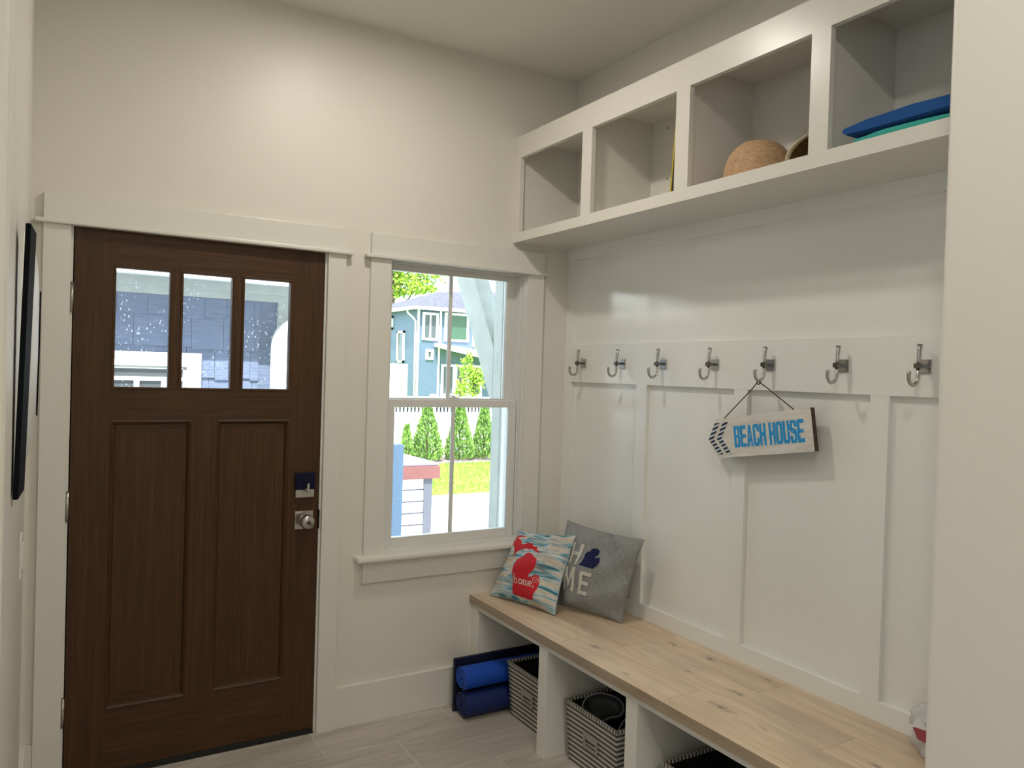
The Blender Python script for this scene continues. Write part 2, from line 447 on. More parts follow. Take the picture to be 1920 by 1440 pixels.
tube(bm, [(1.558, .037, 1.43), (1.558, .037, 1.436)], .008, 14); box(bm, 1.528, 1.56, .032, .04, 1.434, 1.439, bev=.002)
obj('sash_lock', bm, M['vinyl'], win)

# ------------------------------------------------------------------ board and batten panelling on the right wall
pan = struct(empty('trim_4'))
boxo('backing', (XP, XR, YE, 0, .46, 2.21), M['panelpaint'], pan, 0)
bm = bmesh.new()
for (y0, y1) in [(0, -.062), (-.5582, -.6292), (-1.1274, -1.1936), (-1.6954, -1.7593), (-2.25, -2.31)]:
    box(bm, XS, XP, y0, y1, .564, 1.516, bev=.0012)
obj('batten', bm, M['panelpaint'], pan)
boxo('bottom_rail', (XS, XP, YE, 0, .5, .564), M['panelpaint'], pan, .0012)
boxo('hook_rail', (XS, XP, YE, 0, 1.516, 1.7016), M['panelpaint'], pan, .0012)
boxo('top_rail', (XS + .003, XP, YE, 0, 2.1212, 2.21), M['panelpaint'], pan, .0012)
boxo('side_batten', (XS + .003, XP, -.062, 0, 1.7016, 2.1212), M['panelpaint'], pan, .0012)
bm = bmesh.new(); box(bm, XP - .004, XP, YE, -.062, 1.7016, 2.1212); obj('upper_panel', bm, M['panelpaint'], pan)

# ------------------------------------------------------------------ built in cubbies over the hooks
cub = tag(empty('wall_cubby', (XF, 0, 2.1767)), 'long white built-in cubby shelf with open square bays above the coat hooks', 'shelf')
def P_(o):  # parent helper for items built in world space
    o.location = Vector(o.location) - Vector(cub.location); return o
Z0, Z0f, Z1f, Z1 = 2.1767, 2.2206, 2.5758, 2.6786
stiles = [(0, -.0517), (-.5459, -.6129), (-1.113, -1.1812), (-1.6845, -1.750), (-2.2530, -2.31)]
bm = bmesh.new()
for (a, b) in stiles: box(bm, XF, XF + .02, a, b, Z0f, Z1f)
box(bm, XF, XF + .02, YE, 0, Z0, Z0f); box(bm, XF, XF + .02, YE, 0, Z1f, Z1)
P_(obj('face_frame', bm, M['cubby'], cub))
P_(boxo('bottom_board', (XF + .02, XR, YE, 0, Z0 + .002, Z0f - .002), M['cubby'], cub, 0))
P_(boxo('top_board', (XF + .02, XR, YE, 0, Z1 - .02, Z1), M['cubby'], cub, 0))
P_(boxo('back_board', (XR - .01, XR, YE, 0, Z0f - .002, Z1 - .02), M['cubby'], cub, 0))
for (a, b) in stiles:
    c = (a + b) / 2
    w = .011
    if a == 0: c = -.018; w = .018
    if b == -2.31: c = -2.292; w = .018
    P_(boxo('divider', (XF + .02, XR - .01, c - w, c + w, Z0f - .002, Z1 - .02), M['cubby'], cub, 0))
for (y, z) in ((-.695, 2.615), (-.695, 2.40)):
    bm = bmesh.new(); tube(bm, [(XR - .0105, y, z), (XR - .012, y, z)], .0032, 10); P_(obj('screw_hole', bm, M['slatex'], cub))

# ------------------------------------------------------------------ bench
bench = tag(empty('storage_bench', (1.665, 0, 0)), 'long white storage bench with a knotty oak seat under the coat hooks', 'bench')
def Pb(o): o.location = Vector(o.location) - Vector(bench.location); return o
divs = [(-.0, -.072), (-.5900, -.6500), (-1.143, -1.203), (-1.70, -1.76), (-2.25, -2.31)]
for (a, b) in divs: Pb(boxo('divider', (1.665, XR, a, b, 0, .445), M['trim'], bench, .0015))
Pb(boxo('front_rail', (1.668, 1.69, YE, 0, .438, .464), M['trim'], bench, .001))
Pb(boxo('back_board', (XR - .02, XR, YE, -.0, 0, .445), M['trim'], bench, 0))
# top: oak planks with a nosing
bm = bmesh.new(); lay = bm.loops.layers.float_color.new('plank')
rows = [(1.684, 1.836, [(0, .45), (-.72, .95), (-1.327, .55), (-2.0, .8)], ), (1.836, 1.996, [(0, .6), (-.30, .0), (-.88, .85), (-1.795, .62)]), (1.996, XS + .002, [(0, .5), (-.50, .7), (-1.43, .42)])]
for (x0, x1, segs) in rows:
    for i, (ys, tone) in enumerate(segs):
        ye = segs[i + 1][0] if i + 1 < len(segs) else YE
        g = .0006
        vs = box(bm, x0 + g, x1 - g, ys - g, ye + g, .4639, .5)
        for f in [f for f in bm.faces if f.index == -1 or True][-6:]:
            for l in f.loops: l[lay] = (tone, tone * .7 + i * .11, tone * .3 + x0 * .3, 1)
bt = Pb(obj('plank_seat', bm, M['oak'], bench)); bt['label'] = 'light knotty oak seat planks'
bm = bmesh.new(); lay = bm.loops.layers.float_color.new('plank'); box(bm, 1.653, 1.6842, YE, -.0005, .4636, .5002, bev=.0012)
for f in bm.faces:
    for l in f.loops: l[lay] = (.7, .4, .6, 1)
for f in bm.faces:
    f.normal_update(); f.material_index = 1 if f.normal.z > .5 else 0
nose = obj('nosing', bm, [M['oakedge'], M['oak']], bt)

# ------------------------------------------------------------------ coat hooks
def make_hook():
    root = empty('coat_hook', (XS, -.162, 1.608))
    bm = bmesh.new(); box(bm, -.006, 0, -.020, .020, -.021, .021, bev=.0015); obj('backplate', bm, M['nickel'], root)
    bm = bmesh.new(); box(bm, -.046, -.005, -.0055, .0055, -.0045, .0055, bev=.001); box(bm, -.047, -.030, -.0085, .0085, -.007, .008, bev=.001)
    obj('arm', bm, M['nickeldark'], root)
    bm = bmesh.new(); tube(bm, [(-.037, 0, .0), (-.036, 0, .02), (-.034, 0, .045), (-.032, 0, .064)], [.0052, .0056, .0068, .0080], 12)
    obj('upper_prong', bm, M['nickel'], root)
    pts = [(-.037, 0, .0), (-.037, 0, -.034)]
    for k in range(1, 9):
        a = math.pi * k / 8; pts.append((-.037 - .0225 * (1 - math.cos(a)), 0, -.034 - .0235 * math.sin(a)))
    pts += [(-.082, 0, -.025), (-.0825, 0, -.017)]
    bm = bmesh.new(); tube(bm, pts, [.0055] * (len(pts) - 2) + [.0062, .0066], 12); obj('lower_hook', bm, M['nickel'], root)
    return root
h0 = make_hook()
hooks = [h0]
ys = [-.162, -.461, -.732, -1.028, -1.299, -1.597, -1.871]
labs = ['brushed nickel coat hook nearest the window corner', 'brushed nickel coat hook second from the window corner, beside a batten',
        'brushed nickel coat hook third from the window corner', 'brushed nickel coat hook just left of the one holding the sign',
        'brushed nickel coat hook carrying the cord of the beach house sign', 'brushed nickel coat hook right of the hanging sign',
        'brushed nickel coat hook at the right end next to the end wall']
for i, y in enumerate(ys):
    h = h0 if i == 0 else copy_tree(h0)
    h.location = (XS, y, 1.608); tag(h, labs[i], 'hook', 'coat hooks along the rail')

# ------------------------------------------------------------------ flat shapes mapped onto surfaces
def dense(poly_faces, maxlen):
    """2-D polygons -> triangulated bmesh whose edges are shorter than maxlen"""
    bm = bmesh.new()
    for pts in poly_faces:
        vs = [bm.verts.new((p[0], p[1], 0)) for p in pts]
        es = [bm.edges.new((vs[i], vs[(i + 1) % len(vs)])) for i in range(len(vs))]
        bmesh.ops.triangle_fill(bm, use_beauty=True, use_dissolve=False, edges=es)
    for _ in range(6):
        long_ = [e for e in bm.edges if e.calc_length() > maxlen]
        if not long_: break
        bmesh.ops.subdivide_edges(bm, edges=long_, cuts=1)
        bmesh.ops.triangulate(bm, faces=bm.faces[:])
    return bm

def stroke(a, b, w):
    a = Vector(a); b = Vector(b); d = (b - a).normalized(); n = Vector((-d.y, d.x)) * w / 2; d = d * w * .0
    return [tuple(a - d - n), tuple(b + d - n), tuple(b + d + n), tuple(a - d + n)]

def polystroke(pts, w, closed=False):
    """outline of a thick polyline (mitred)"""
    n = len(pts); L = []; Rr = []
    P = [Vector(p) for p in pts]
    for i in range(n):
        a = P[i - 1] if (i > 0 or closed) else None; c = P[(i + 1) % n] if (i < n - 1 or closed) else None
        d1 = (P[i] - a).normalized() if a is not None else None; d2 = (c - P[i]).normalized() if c is not None else None
        if d1 is None: d1 = d2
        if d2 is None: d2 = d1
        n1 = Vector((-d1.y, d1.x)); n2 = Vector((-d2.y, d2.x)); m = (n1 + n2)
        if m.length < 1e-4: m = n1
        m.normalize(); k = w / 2 / max(.4, m.dot(n1))
        L.append(P[i] + m * k); Rr.append(P[i] - m * k)
    return L, Rr
def ribbon(pts, w, closed=False):
    L, Rr = polystroke(pts, w, closed); out = []
    n = len(pts)
    for i in range(n if closed else n - 1):
        j = (i + 1) % n
        out.append([tuple(L[i]), tuple(Rr[i]), tuple(Rr[j]), tuple(L[j])])
    return out

# heavy block capitals, unit box 0..1 x 0..1 (outer outline pieces without holes)
def cap(ch, w=.30):
    h = .17
    if ch == 'H': return [[(0, 0), (w, 0), (w, .42), (1 - w, .42), (1 - w, 0), (1, 0), (1, 1), (1 - w, 1), (1 - w, .60), (w, .60), (w, 1), (0, 1)]]
    if ch == 'E': return [[(0, 0), (1, 0), (1, h), (w, h), (w, .42), (.9, .42), (.9, .59), (w, .59), (w, 1 - h), (1, 1 - h), (1, 1), (0, 1)]]
    if ch == 'M': return [[(0, 0), (w * .8, 0), (w * .8, .62), (.5, .12), (1 - w * .8, .62), (1 - w * .8, 0), (1, 0), (1, 1), (1 - w * .85, 1), (.5, .45), (w * .85, 1), (0, 1)]]
    if ch == 'A': return [[(0, 0), (w, 0), (w + .05, .22), (1 - w - .05, .22), (1 - w, 0), (1, 0), (.68, 1), (.5, 1), (.5, .72), (.58, .38), (.42, .38), (.5, .72), (.5, 1), (.32, 1)]]
    if ch == 'U': return [[(0, 1), (0, .16), (.14, 0), (.86, 0), (1, .16), (1, 1), (1 - w, 1), (1 - w, .2), (.62, .15), (.38, .15), (w, .2), (w, 1)]]
    if ch == 'O': return [[(.14, 0), (.5, 0), (.5, .15), (.38, .15), (w, .2), (w, .8), (.38, .85), (.5, .85), (.5, 1), (.14, 1), (0, .84), (0, .16)],
                          [(.5, 0), (.86, 0), (1, .16), (1, .84), (.86, 1), (.5, 1), (.5, .85), (.62, .85), (1 - w, .8), (1 - w, .2), (.62, .15), (.5, .15)]]
    if ch == 'C': return [[(.14, 0), (.86, 0), (1, .16), (1, .36), (1 - w, .36), (1 - w, .2), (.62, .15), (.38, .15), (w, .2), (w, .8), (.38, .85), (.62, .85), (1 - w, .8), (1 - w, .64), (1, .64), (1, .84), (.86, 1), (.14, 1), (0, .84), (0, .16)]]
    if ch == 'S': return [[(.14, 0), (.86, 0), (1, .16), (1, .46), (.86, .58), (w, .68), (w, .82), (.4, .86), (.62, .86), (1 - w, .82), (1 - w, .70), (1, .70), (1, .84), (.86, 1), (.14, 1), (0, .84), (0, .58), (.14, .47), (1 - w, .38), (1 - w, .19), (.62, .14), (.38, .14), (w, .19), (w, .32), (0, .32), (0, .16)]]
    if ch == 'B': return [[(0, 0), (.5, 0), (.5, .15), (w, .15), (w, .44), (.5, .44), (.5, .58), (w, .58), (w, .85), (.5, .85), (.5, 1), (0, 1)],
                          [(.5, 0), (.86, 0), (1, .14), (1, .42), (.86, .51), (1, .60), (1, .86), (.86, 1), (.5, 1), (.5, .85), (.62, .85), (1 - w, .80), (1 - w, .63), (.62, .58), (.5, .58), (.5, .44), (.62, .44), (1 - w, .39), (1 - w, .20), (.62, .15), (.5, .15)]]
    return []
def place(polys, x, y, w, h, shear=0):
    return [[(x + p[0] * w + shear * p[1] * h, y + p[1] * h) for p in poly] for poly in polys]

def mapped(name, polys, fn, mat, parent, maxlen, thick=.0):
    bm = dense(polys, maxlen)
    for v in bm.verts: v.co = fn(v.co.x, v.co.y)
    bmesh.ops.remove_doubles(bm, verts=bm.verts[:], dist=1e-5)
    return obj(name, bm, mat, parent, smooth=True)

# ------------------------------------------------------------------ hanging sign
m, nt, b, o = newmat('whitewashed_board')
f = noise(nt, coords(nt, (5, 9, 60)), 1, 5, .65, .6); f2 = noise(nt, coords(nt, (9, 26, 170)), 1, 3, .6)
c = ramp(nt, f, [(.3, (.58, .54, .48)), (.55, (.72, .69, .63)), (.8, (.78, .75, .69))])
c = mixc(nt, ramp(nt, f2, [(.70, (0, 0, 0)), (.76, (1, 1, 1))]), c, (.12, .075, .045))
nt.links.new(c, b.inputs['Base Color']); b.inputs['Roughness'].default_value = .75; bump(nt, b, f, .4, .002)
M['signboard'] = m
M['signedge'] = plain('bare_board_edge', (.075, .045, .03), .8, bs=(60, .4, .5))
m, nt, b, o = newmat('worn_blue_lettering')
f = noise(nt, coords(nt), 130, 4)
nt.links.new(ramp(nt, f, [(.60, (.008, .29, .66)), (.72, (.55, .62, .66))]), b.inputs['Base Color']); b.inputs['Roughness'].default_value = .7
M['signblue'] = m
m, nt, b, o = newmat('navy_rope_stripe')
sep = nt.nodes.new('ShaderNodeSeparateXYZ'); nt.links.new(coords(nt), sep.inputs[0])
w_ = mth(nt, 'SINE', mth(nt, 'MULTIPLY', mth(nt, 'ADD', sep.outputs[2], mth(nt, 'MULTIPLY', sep.outputs[1], .25)), 2 * math.pi / .0150))
nt.links.new(ramp(nt, mth(nt, 'ADD', mth(nt, 'MULTIPLY', w_, .5), .5), [(.62, (.012, .03, .065)), (.68, (.66, .68, .68))]), b.inputs['Base Color']); b.inputs['Roughness'].default_value = .7
M['signstripe'] = m
M['cord'] = plain('brown_cord', (.045, .022, .014), .8)
L_, H_ = .432, .147
sg = tag(empty('arrow_sign', (2.112, -1.093, 1.325)), 'white wooden arrow sign with blue BEACH HOUSE lettering hung by a cord', 'sign')
sg.rotation_euler = (R(-9.2), 0, 0)
# local: s runs along -y, t runs up, origin at middle of the left edge
def sp(s, t, d=0): return Vector((-d, -s * L_, (t - .5) * H_))
bm = bmesh.new()
out_ = [(0, 0), (1, 0), (1, 1), (0, 1), (-.108, .5)]
A = [bm.verts.new(sp(*p, 0)) for p in out_]; B = [bm.verts.new(sp(*p, -.020)) for p in out_]
bm.faces.new(A).material_index = 0; bm.faces.new(B[::-1]).material_index = 1
for i in range(5):
    f = bm.faces.new((A[i], B[i], B[(i + 1) % 5], A[(i + 1) % 5])); f.material_index = 1
bmesh.ops.recalc_face_normals(bm, faces=bm.faces[:])
bd = obj('board', bm, [M['signboard'], M['signedge']], sg)
polys = []; x = .200
word = 'BEACH HOUSE'; cw = .0665; gap = .0035
for ch in word:
    if ch == ' ': x += .028; continue
    ww = cw
    polys += place(cap(ch, .37), x, .235 - .012 * (x - .2), ww, .535); x += ww + gap
mapped('lettering', polys, lambda a, b: sp(a, b, .0008), M['signblue'], sg, .2)
polys = []
for off in (0, .094):
    for (p, q) in ([(.02, .90), (-.066, .5)], [(-.066, .5), (.038, .09)]):
        w2 = .031
        polys.append([(p[0] - w2 + off, p[1]), (q[0] - w2 + off, q[1]), (q[0] + w2 * .8 + off, q[1]), (p[0] + w2 + off, p[1])])
mapped('chevron', polys, lambda a, b: sp(a, b, .0008), M['signstripe'], sg, .2)
bm = bmesh.new()
inv = sg.matrix_basis.inverted() if False else (Matrix.Translation((2.112, -1.093, 1.325)) @ Matrix.Rotation(R(-9.2), 4, 'X')).inverted()
hk = Vector((XS - .060, -1.299, 1.543))
top = inv @ hk
la = sp(.085, 1.0, -.008); lb = sp(.83, 1.0, -.008)
pts = [la]
for k in range(1, 8): pts.append(la.lerp(top + Vector((0, .012, -.004)), k / 8))
for k in range(0, 7):
    a = math.pi * k / 6; pts.append(inv @ (hk + Vector((-.001, .0085 * math.cos(a), -.001 + .0085 * math.sin(a) - .000))))
for k in range(1, 9): pts.append((top + Vector((0, -.012, -.004))).lerp(lb, k / 8))
tube(bm, pts, .0021, 6)
pts = [inv @ (hk + Vector((.007 * math.cos(a), .002, .002 + .0075 * math.sin(a)))) for a in [2 * math.pi * k / 10 for k in range(11)]]
tube(bm, pts, .0021, 6)
obj('cord', bm, M['cord'], sg)

# ------------------------------------------------------------------ pillows
def pillow(name, BL, BR, TR, TL, H, pinch, mat, seed, label, wr=.004):
    BL, BR, TR, TL = map(Vector, (BL, BR, TR, TL))
    nrm = ((BR - BL).cross(TL - BL)).normalized()          # faces the room
    rnd = random.Random(seed)
    ph = [rnd.uniform(0, 6.28) for _ in range(10)]
    def base(a, b):
        e = pinch
        a2 = .5 + (a - .5) * (1 - e * (1 - (2 * b - 1) ** 2) * 1.0) ; b2 = .5 + (b - .5) * (1 - e * (1 - (2 * a - 1) ** 2))
        return (BL * (1 - a2) + BR * a2) * (1 - b2) + (TL * (1 - a2) + TR * a2) * b2
    def hh(a, b):
        u = max(0, 1 - (2 * a - 1) ** 2); v = max(0, 1 - (2 * b - 1) ** 2)
        g = (u * v) ** .48
        wv = math.sin(9 * a + 4 * b + ph[0]) * .5 + math.sin(15 * b - 6 * a + ph[1]) * .4 + math.sin(23 * a + 9 * b + ph[2]) * .25
        edge = 1.3 * math.exp(-((1 - b) * 4.5)) * math.sin(19 * a + 3 * b + ph[3]) * abs(math.sin(6 * a + ph[6])) + .6 * math.exp(-(b * 8)) * math.sin(13 * a + ph[4]) + .7 * math.exp(-((1 - a) * 7)) * math.sin(12 * b + ph[5])
        return H * g + wr * (wv + 2.1 * edge) * min(1, (u * v) ** .5 * 2.2)
    def F(a, b, off=0.0): return base(a, b) + nrm * (hh(a, b) + off)
    N = 56
    bm = bmesh.new(); uvl = bm.loops.layers.uv.new('UVMap')
    def sp_(i): t = i / N; return t                         # even grid
    fr = [[None] * (N + 1) for _ in range(N + 1)]; bk = [[None] * (N + 1) for _ in range(N + 1)]
    for i in range(N + 1):
        for j in range(N + 1):
            a = .5 - .5 * math.cos(math.pi * i / N); b = .5 - .5 * math.cos(math.pi * j / N)
            fr[i][j] = (bm.verts.new(F(a, b)), (a, b))
            if 0 < i < N and 0 < j < N: bk[i][j] = (bm.verts.new(base(a, b) - nrm * hh(a, b) * .75), (a, b))
            else: bk[i][j] = fr[i][j]
    for i in range(N):
        for j in range(N):
            for g, flip in ((fr, 0), (bk, 1)):
                q = [g[i][j], g[i + 1][j], g[i + 1][j + 1], g[i][j + 1]]
                if flip: q = q[::-1]
                f = bm.faces.new([k[0] for k in q]); f.smooth = True
                for l, k in zip(f.loops, q): l[uvl].uv = k[1]
    root = tag(empty(name, tuple((BL + BR) / 2)), label, 'pillow')
    def reb(o): o.location = -((BL + BR) / 2); return o
    body = reb(obj('cover', bm, mat, root))
    bm = bmesh.new()                                       # piped seam round the edge
    K = 40; pts = [base(k / K, 0) for k in range(K)] + [base(1, k / K) for k in range(K)] + [base(1 - k / K, 1) for k in range(K)] + [base(0, 1 - k / K) for k in range(K + 1)]
    tube(bm, pts, .0022, 6, caps=False); reb(obj('seam', bm, mat, root))
    return root, F, reb

def uvcoords(nt, scale):
    tc = nt.nodes.new('ShaderNodeTexCoord'); mp = nt.nodes.new('ShaderNodeMapping'); mp.inputs['Scale'].default_value = scale
    nt.links.new(tc.outputs['UV'], mp.inputs[0]); return mp.outputs[0]
m, nt, b, o = newmat('weathered_plank_print')
f = noise(nt, uvcoords(nt, (2.2, 15, 1)), 1, 6, .62, .9); f2 = noise(nt, uvcoords(nt, (4, 50, 1)), 1, 5, .65, .8)
f3 = noise(nt, uvcoords(nt, (1.4, 3.5, 1)), 1.4, 2)
c = ramp(nt, f, [(.33, (.03, .14, .19)), (.41, (.11, .32, .41)), (.47, (.34, .50, .57)), (.52, (.66, .64, .60)), (.60, (.64, .55, .42)), (.68, (.38, .28, .18))])
c = mixc(nt, ramp(nt, f3, [(.50, (0, 0, 0)), (.66, (.55, .55, .55))]), c, (.52, .40, .28))
c = mixc(nt, ramp(nt, f2, [(.60, (0, 0, 0)), (.70, (.85, .85, .85))]), c, (.05, .10, .12))
nt.links.new(c, b.inputs['Base Color']); b.inputs['Roughness'].default_value = .85
wv = noise(nt, uvcoords(nt, (240, 240, 1)), 1, 1); bump(nt, b, wv, .35, .001)
M['plankprint'] = m
m, nt, b, o = newmat('grey_linen')
f = noise(nt, uvcoords(nt, (16, 190, 1)), 1, 3, .6); f2 = noise(nt, uvcoords(nt, (190, 14, 1)), 1, 3, .6)
s_ = mth(nt, 'ADD', mth(nt, 'MULTIPLY', f, .5), mth(nt, 'MULTIPLY', f2, .5))
nt.links.new(ramp(nt, s_, [(.36, (.18, .185, .18)), (.50, (.265, .272, .268)), (.64, (.38, .388, .38))]), b.inputs['Base Color']); b.inputs['Roughness'].default_value = .9
bump(nt, b, s_, .35, .001)
M['linen'] = m
m, nt, b, o = newmat('red_print')
f = noise(nt, coords(nt), 70, 5, .7)
nt.links.new(ramp(nt, f, [(.66, (.58, .012, .022)), (.74, (.62, .30, .26))]), b.inputs['Base Color']); b.inputs['Roughness'].default_value = .8
M['redprint'] = m
M['rededge'] = plain('pale_print', (.70, .64, .56), .85)
M['navyfelt'] = plain('navy_felt', (.006, .008, .060), .9)
M['applique'] = plain('off_white_felt', (.60, .58, .52), .9, bs=(140, .05, .2))
M['stitch'] = plain('dark_stitching', (.05, .045, .04), .9)

def inv_bilinear(q, P):
    """picture quad TL,TR,BR,BL -> a (left to right), b (bottom to top)"""
    TL, TR, BR, BL = [Vector(v) for v in q]; a, b = .5, .5; p = Vector(P)
    for _ in range(25):
        X = (BL * (1 - a) + BR * a) * (1 - b) + (TL * (1 - a) + TR * a) * b
        da = (BR - BL) * (1 - b) + (TR - TL) * b; dbv = (TL - BL) * (1 - a) + (TR - BR) * a
        e = p - X; det = da.x * dbv.y - da.y * dbv.x
        a += (e.x * dbv.y - e.y * dbv.x) / det; b += (da.x * e.y - da.y * e.x) / det
    return (a, b)
UPPER = [(405, 408), (440, 378), (480, 352), (520, 340), (566, 337), (510, 364), (500, 378), (530, 390), (545, 432), (600, 441), (640, 435), (678, 430), (690, 462), (722, 460), (715, 490), (748, 518), (738, 526), (700, 507), (680, 492), (650, 500), (620, 488), (580, 497), (540, 495), (520, 510), (490, 520), (470, 545), (456, 558), (460, 520), (468, 492), (462, 470), (430, 440)]
LOWER = [(650, 535), (668, 541), (690, 550), (705, 575), (730, 590), (734, 620), (728, 655), (712, 700), (680, 740), (655, 760), (648, 774), (660, 785), (682, 780), (700, 762), (722, 753), (742, 758), (752, 790), (750, 850), (740, 890), (714, 935), (700, 950), (680, 1003), (620, 993), (560, 975), (510, 960), (465, 945), (462, 900), (466, 860), (476, 810), (466, 740), (478, 690), (488, 650), (505, 625), (520, 602), (545, 598), (572, 582), (590, 575), (605, 562), (622, 545)]
q1 = [(455, 285), (1025, 318), (845, 1090), (185, 915)]
p1, F1, reb1 = pillow('throw_pillow', (1.729, -.059, .505), (1.836, -.445, .505), (1.98, -.385, .828), (1.885, -.05, .794), .060, .07, M['plankprint'], 3,
                      'small square pillow with red state map on blue weathered plank print', .011)
up_ = [inv_bilinear(q1, p) for p in UPPER]; lw_ = [inv_bilinear(q1, p) for p in LOWER]
reb1(mapped('map_print', [up_, lw_], lambda a, b: F1(a, b, .0012), M['redprint'], p1, .02))
def word_home():
    P = []
    X = [0, 1.05, 2.05, 3.45]; w = .19
    def arc(cx, cy, rx, ry, a0, a1, n=10): return [(cx + rx * math.cos(R(a0 + (a1 - a0) * k / n)), cy + ry * math.sin(R(a0 + (a1 - a0) * k / n))) for k in range(n + 1)]
    P += ribbon([(.15, 0), (.15, 1.75)], w); P += ribbon([(-.08, 1.70), (.2, 1.70)], .12); P += ribbon([(-.08, .05), (.38, .05)], .12)
    P += ribbon(arc(.42, .62, .27, .30, 180, 0) + [(.69, 0)], w * .85); P += ribbon([(.50, .05), (.92, .05)], .12)
    P += ribbon(arc(1.5, .5, .34, .42, 0, 360, 18)[:-1], w, True)
    P += ribbon([(2.15, 0), (2.15, .95)], w); P += ribbon([(2.0, .92), (2.2, .92)], .12); P += ribbon([(1.98, .05), (2.34, .05)], .12)
    P += ribbon(arc(2.38, .62, .22, .28, 180, 0) + [(2.60, 0)], w * .85); P += ribbon([(2.47, .05), (2.76, .05)], .12)
    P += ribbon(arc(2.83, .62, .22, .28, 180, 0) + [(3.05, 0)], w * .85); P += ribbon([(2.92, .05), (3.22, .05)], .12)
    P += ribbon([(3.42, .5), (4.05, .5)], .12); P += ribbon(arc(3.74, .5, .33, .42, 5, 320, 16), w)
    P.append([(4.42 + .15 * math.cos(a), .12 + .15 * math.sin(a)) for a in [2 * math.pi * k / 10 for k in range(10)]])
    return P
def crop_home(p):  # letter units to the picture of the pillow: baseline drops to the right
    return (488 + p[0] * 49, 838 + p[0] * 10.8 - p[1] * 54)
polys = [[inv_bilinear(q1, crop_home(p)) for p in poly] for poly in word_home()]
reb1(mapped('lettering', polys, lambda a, b: F1(a, b, .0022), M['rededge'], p1, .03))
heart = []
for k in range(14):
    t = 2 * math.pi * k / 14; heart.append((720 + 27 * math.cos(t), 808 + 27 * math.sin(t)))
polys = [[inv_bilinear(q1, p) for p in poly] for poly in ribbon(heart, 3.2, True)]
hs = [(720 + 14 * math.sin(t) ** 3, 806 - 11 * math.cos(t) + 4 * math.cos(2 * t)) for t in [2 * math.pi * k / 16 for k in range(16)]]
polys += [[inv_bilinear(q1, p) for p in poly] for poly in ribbon(hs, 2.6, True)]
reb1(mapped('heart_stamp', polys, lambda a, b: F1(a, b, .0022), M['rededge'], p1, .05))

p2, F2, reb2 = pillow('throw_pillow', (1.90, -.27, .505), (2.034, -.659, .505), (2.10, -.71, .863), (2.03, -.25, .868), .062, .065, M['linen'], 11,
                      'larger grey linen pillow with HOME letters and navy mitten shape, at the right', .0145)
q2 = [(932, 178), (1662, 350), (1462, 1172), (690, 985)]
def quadletter(ch, tl, tr, br, bl, w=.28):
    tl, tr, br, bl = map(Vector, (tl, tr, br, bl)); out = []
    for poly in cap(ch, w):
        out.append([inv_bilinear(q2, (bl * (1 - x) + br * x) * (1 - y) + (tl * (1 - x) + tr * x) * y) for (x, y) in poly])
    return out
LT = [('H', (1055, 395), (1175, 420), (1100, 640), (990, 615), .26), ('M', (968, 640), (1100, 665), (1045, 912), (918, 882), .34), ('E', (1150, 700), (1248, 722), (1182, 955), (1085, 930), .36)]
polys = []; rim = []
for (ch, a, b_, c_, d_, w) in LT: polys += quadletter(ch, a, b_, c_, d_, w)
for poly in polys: rim += ribbon(poly, .006, True)
MITT = [(1262, 455), (1290, 458), (1305, 480), (1298, 515), (1275, 545), (1264, 555), (1275, 562), (1298, 545), (1312, 560), (1313, 600), (1300, 636), (1275, 655), (1258, 675), (1200, 660), (1128, 640), (1150, 615), (1172, 560), (1176, 520), (1200, 495), (1225, 490), (1240, 465)]
reb2(mapped('letter_applique', polys, lambda a, b: F2(a, b, .0022), M['applique'], p2, .03))
reb2(mapped('letter_stitching', rim, lambda a, b: F2(a, b, .0010), M['stitch'], p2, .05))
reb2(mapped('mitten_applique', [[inv_bilinear(q2, p) for p in MITT]], lambda a, b: F2(a, b, .0022), M['navyfelt'], p2, .03))

# ------------------------------------------------------------------ exercise mats at the window end
def matroll(name, cx, cy, cz, r, length, mat, label, rotz=0, hole=.012):
    bm = bmesh.new(); th = .0062; turns = (r - hole) / (th * 1.55); n = int(turns * 26)
    o_, i_ = [], []
    for k in range(n + 1):
        a = 2 * math.pi * turns * k / n - math.pi * .6 - 2 * math.pi * turns; rr = hole + (r - hole) * k / n
        sq = 1 - .06 * math.sin(a) ** 2
        o_.append((rr * math.cos(a), rr * math.sin(a) * sq)); i_.append(((rr - th) * math.cos(a), (rr - th) * math.sin(a) * sq))
    rows = []
    for pset in (o_, i_):
        rows.append([[bm.verts.new((x, p[0], p[1])) for p in pset] for x in (0, length)])
    for k in range(n):
        a, b = rows[0], rows[1]
        for q in ((a[0][k], a[0][k + 1], a[1][k + 1], a[1][k]), (b[0][k], b[1][k], b[1][k + 1], b[0][k + 1]),
                  (a[0][k], b[0][k], b[0][k + 1], a[0][k + 1]), (a[1][k], a[1][k + 1], b[1][k + 1], b[1][k])):
            f = bm.faces.new(q)
        for f in bm.faces[-4:-2] if False else []: pass
    a, b = rows; bm.faces.new((a[0][n], a[1][n], b[1][n], b[0][n])); bm.faces.new((a[0][0], b[0][0], b[1][0], a[1][0]))
    bmesh.ops.recalc_face_normals(bm, faces=bm.faces[:])
    o = obj(name, bm, mat); o.location = (cx, cy, cz); o.rotation_euler = (0, 0, rotz)
    return tag(o, label, 'yoga mat', 'rolled exercise mats')
M['matblue'] = plain('royal_blue_foam', (.006, .075, .50), .6, bs=(300, .08, .2))
M['matnavy'] = plain('dark_navy_foam', (.005, .018, .12), .65, bs=(300, .1, .2))
M['matdark'] = plain('midnight_foam', (.003, .006, .026), .6, bs=(300, .1, .2))
matroll('rolled_mat', 1.543, -.158, .0595, .0595, .42, M['matnavy'], 'dark navy rolled exercise mat lying on the floor under the brighter blue one')
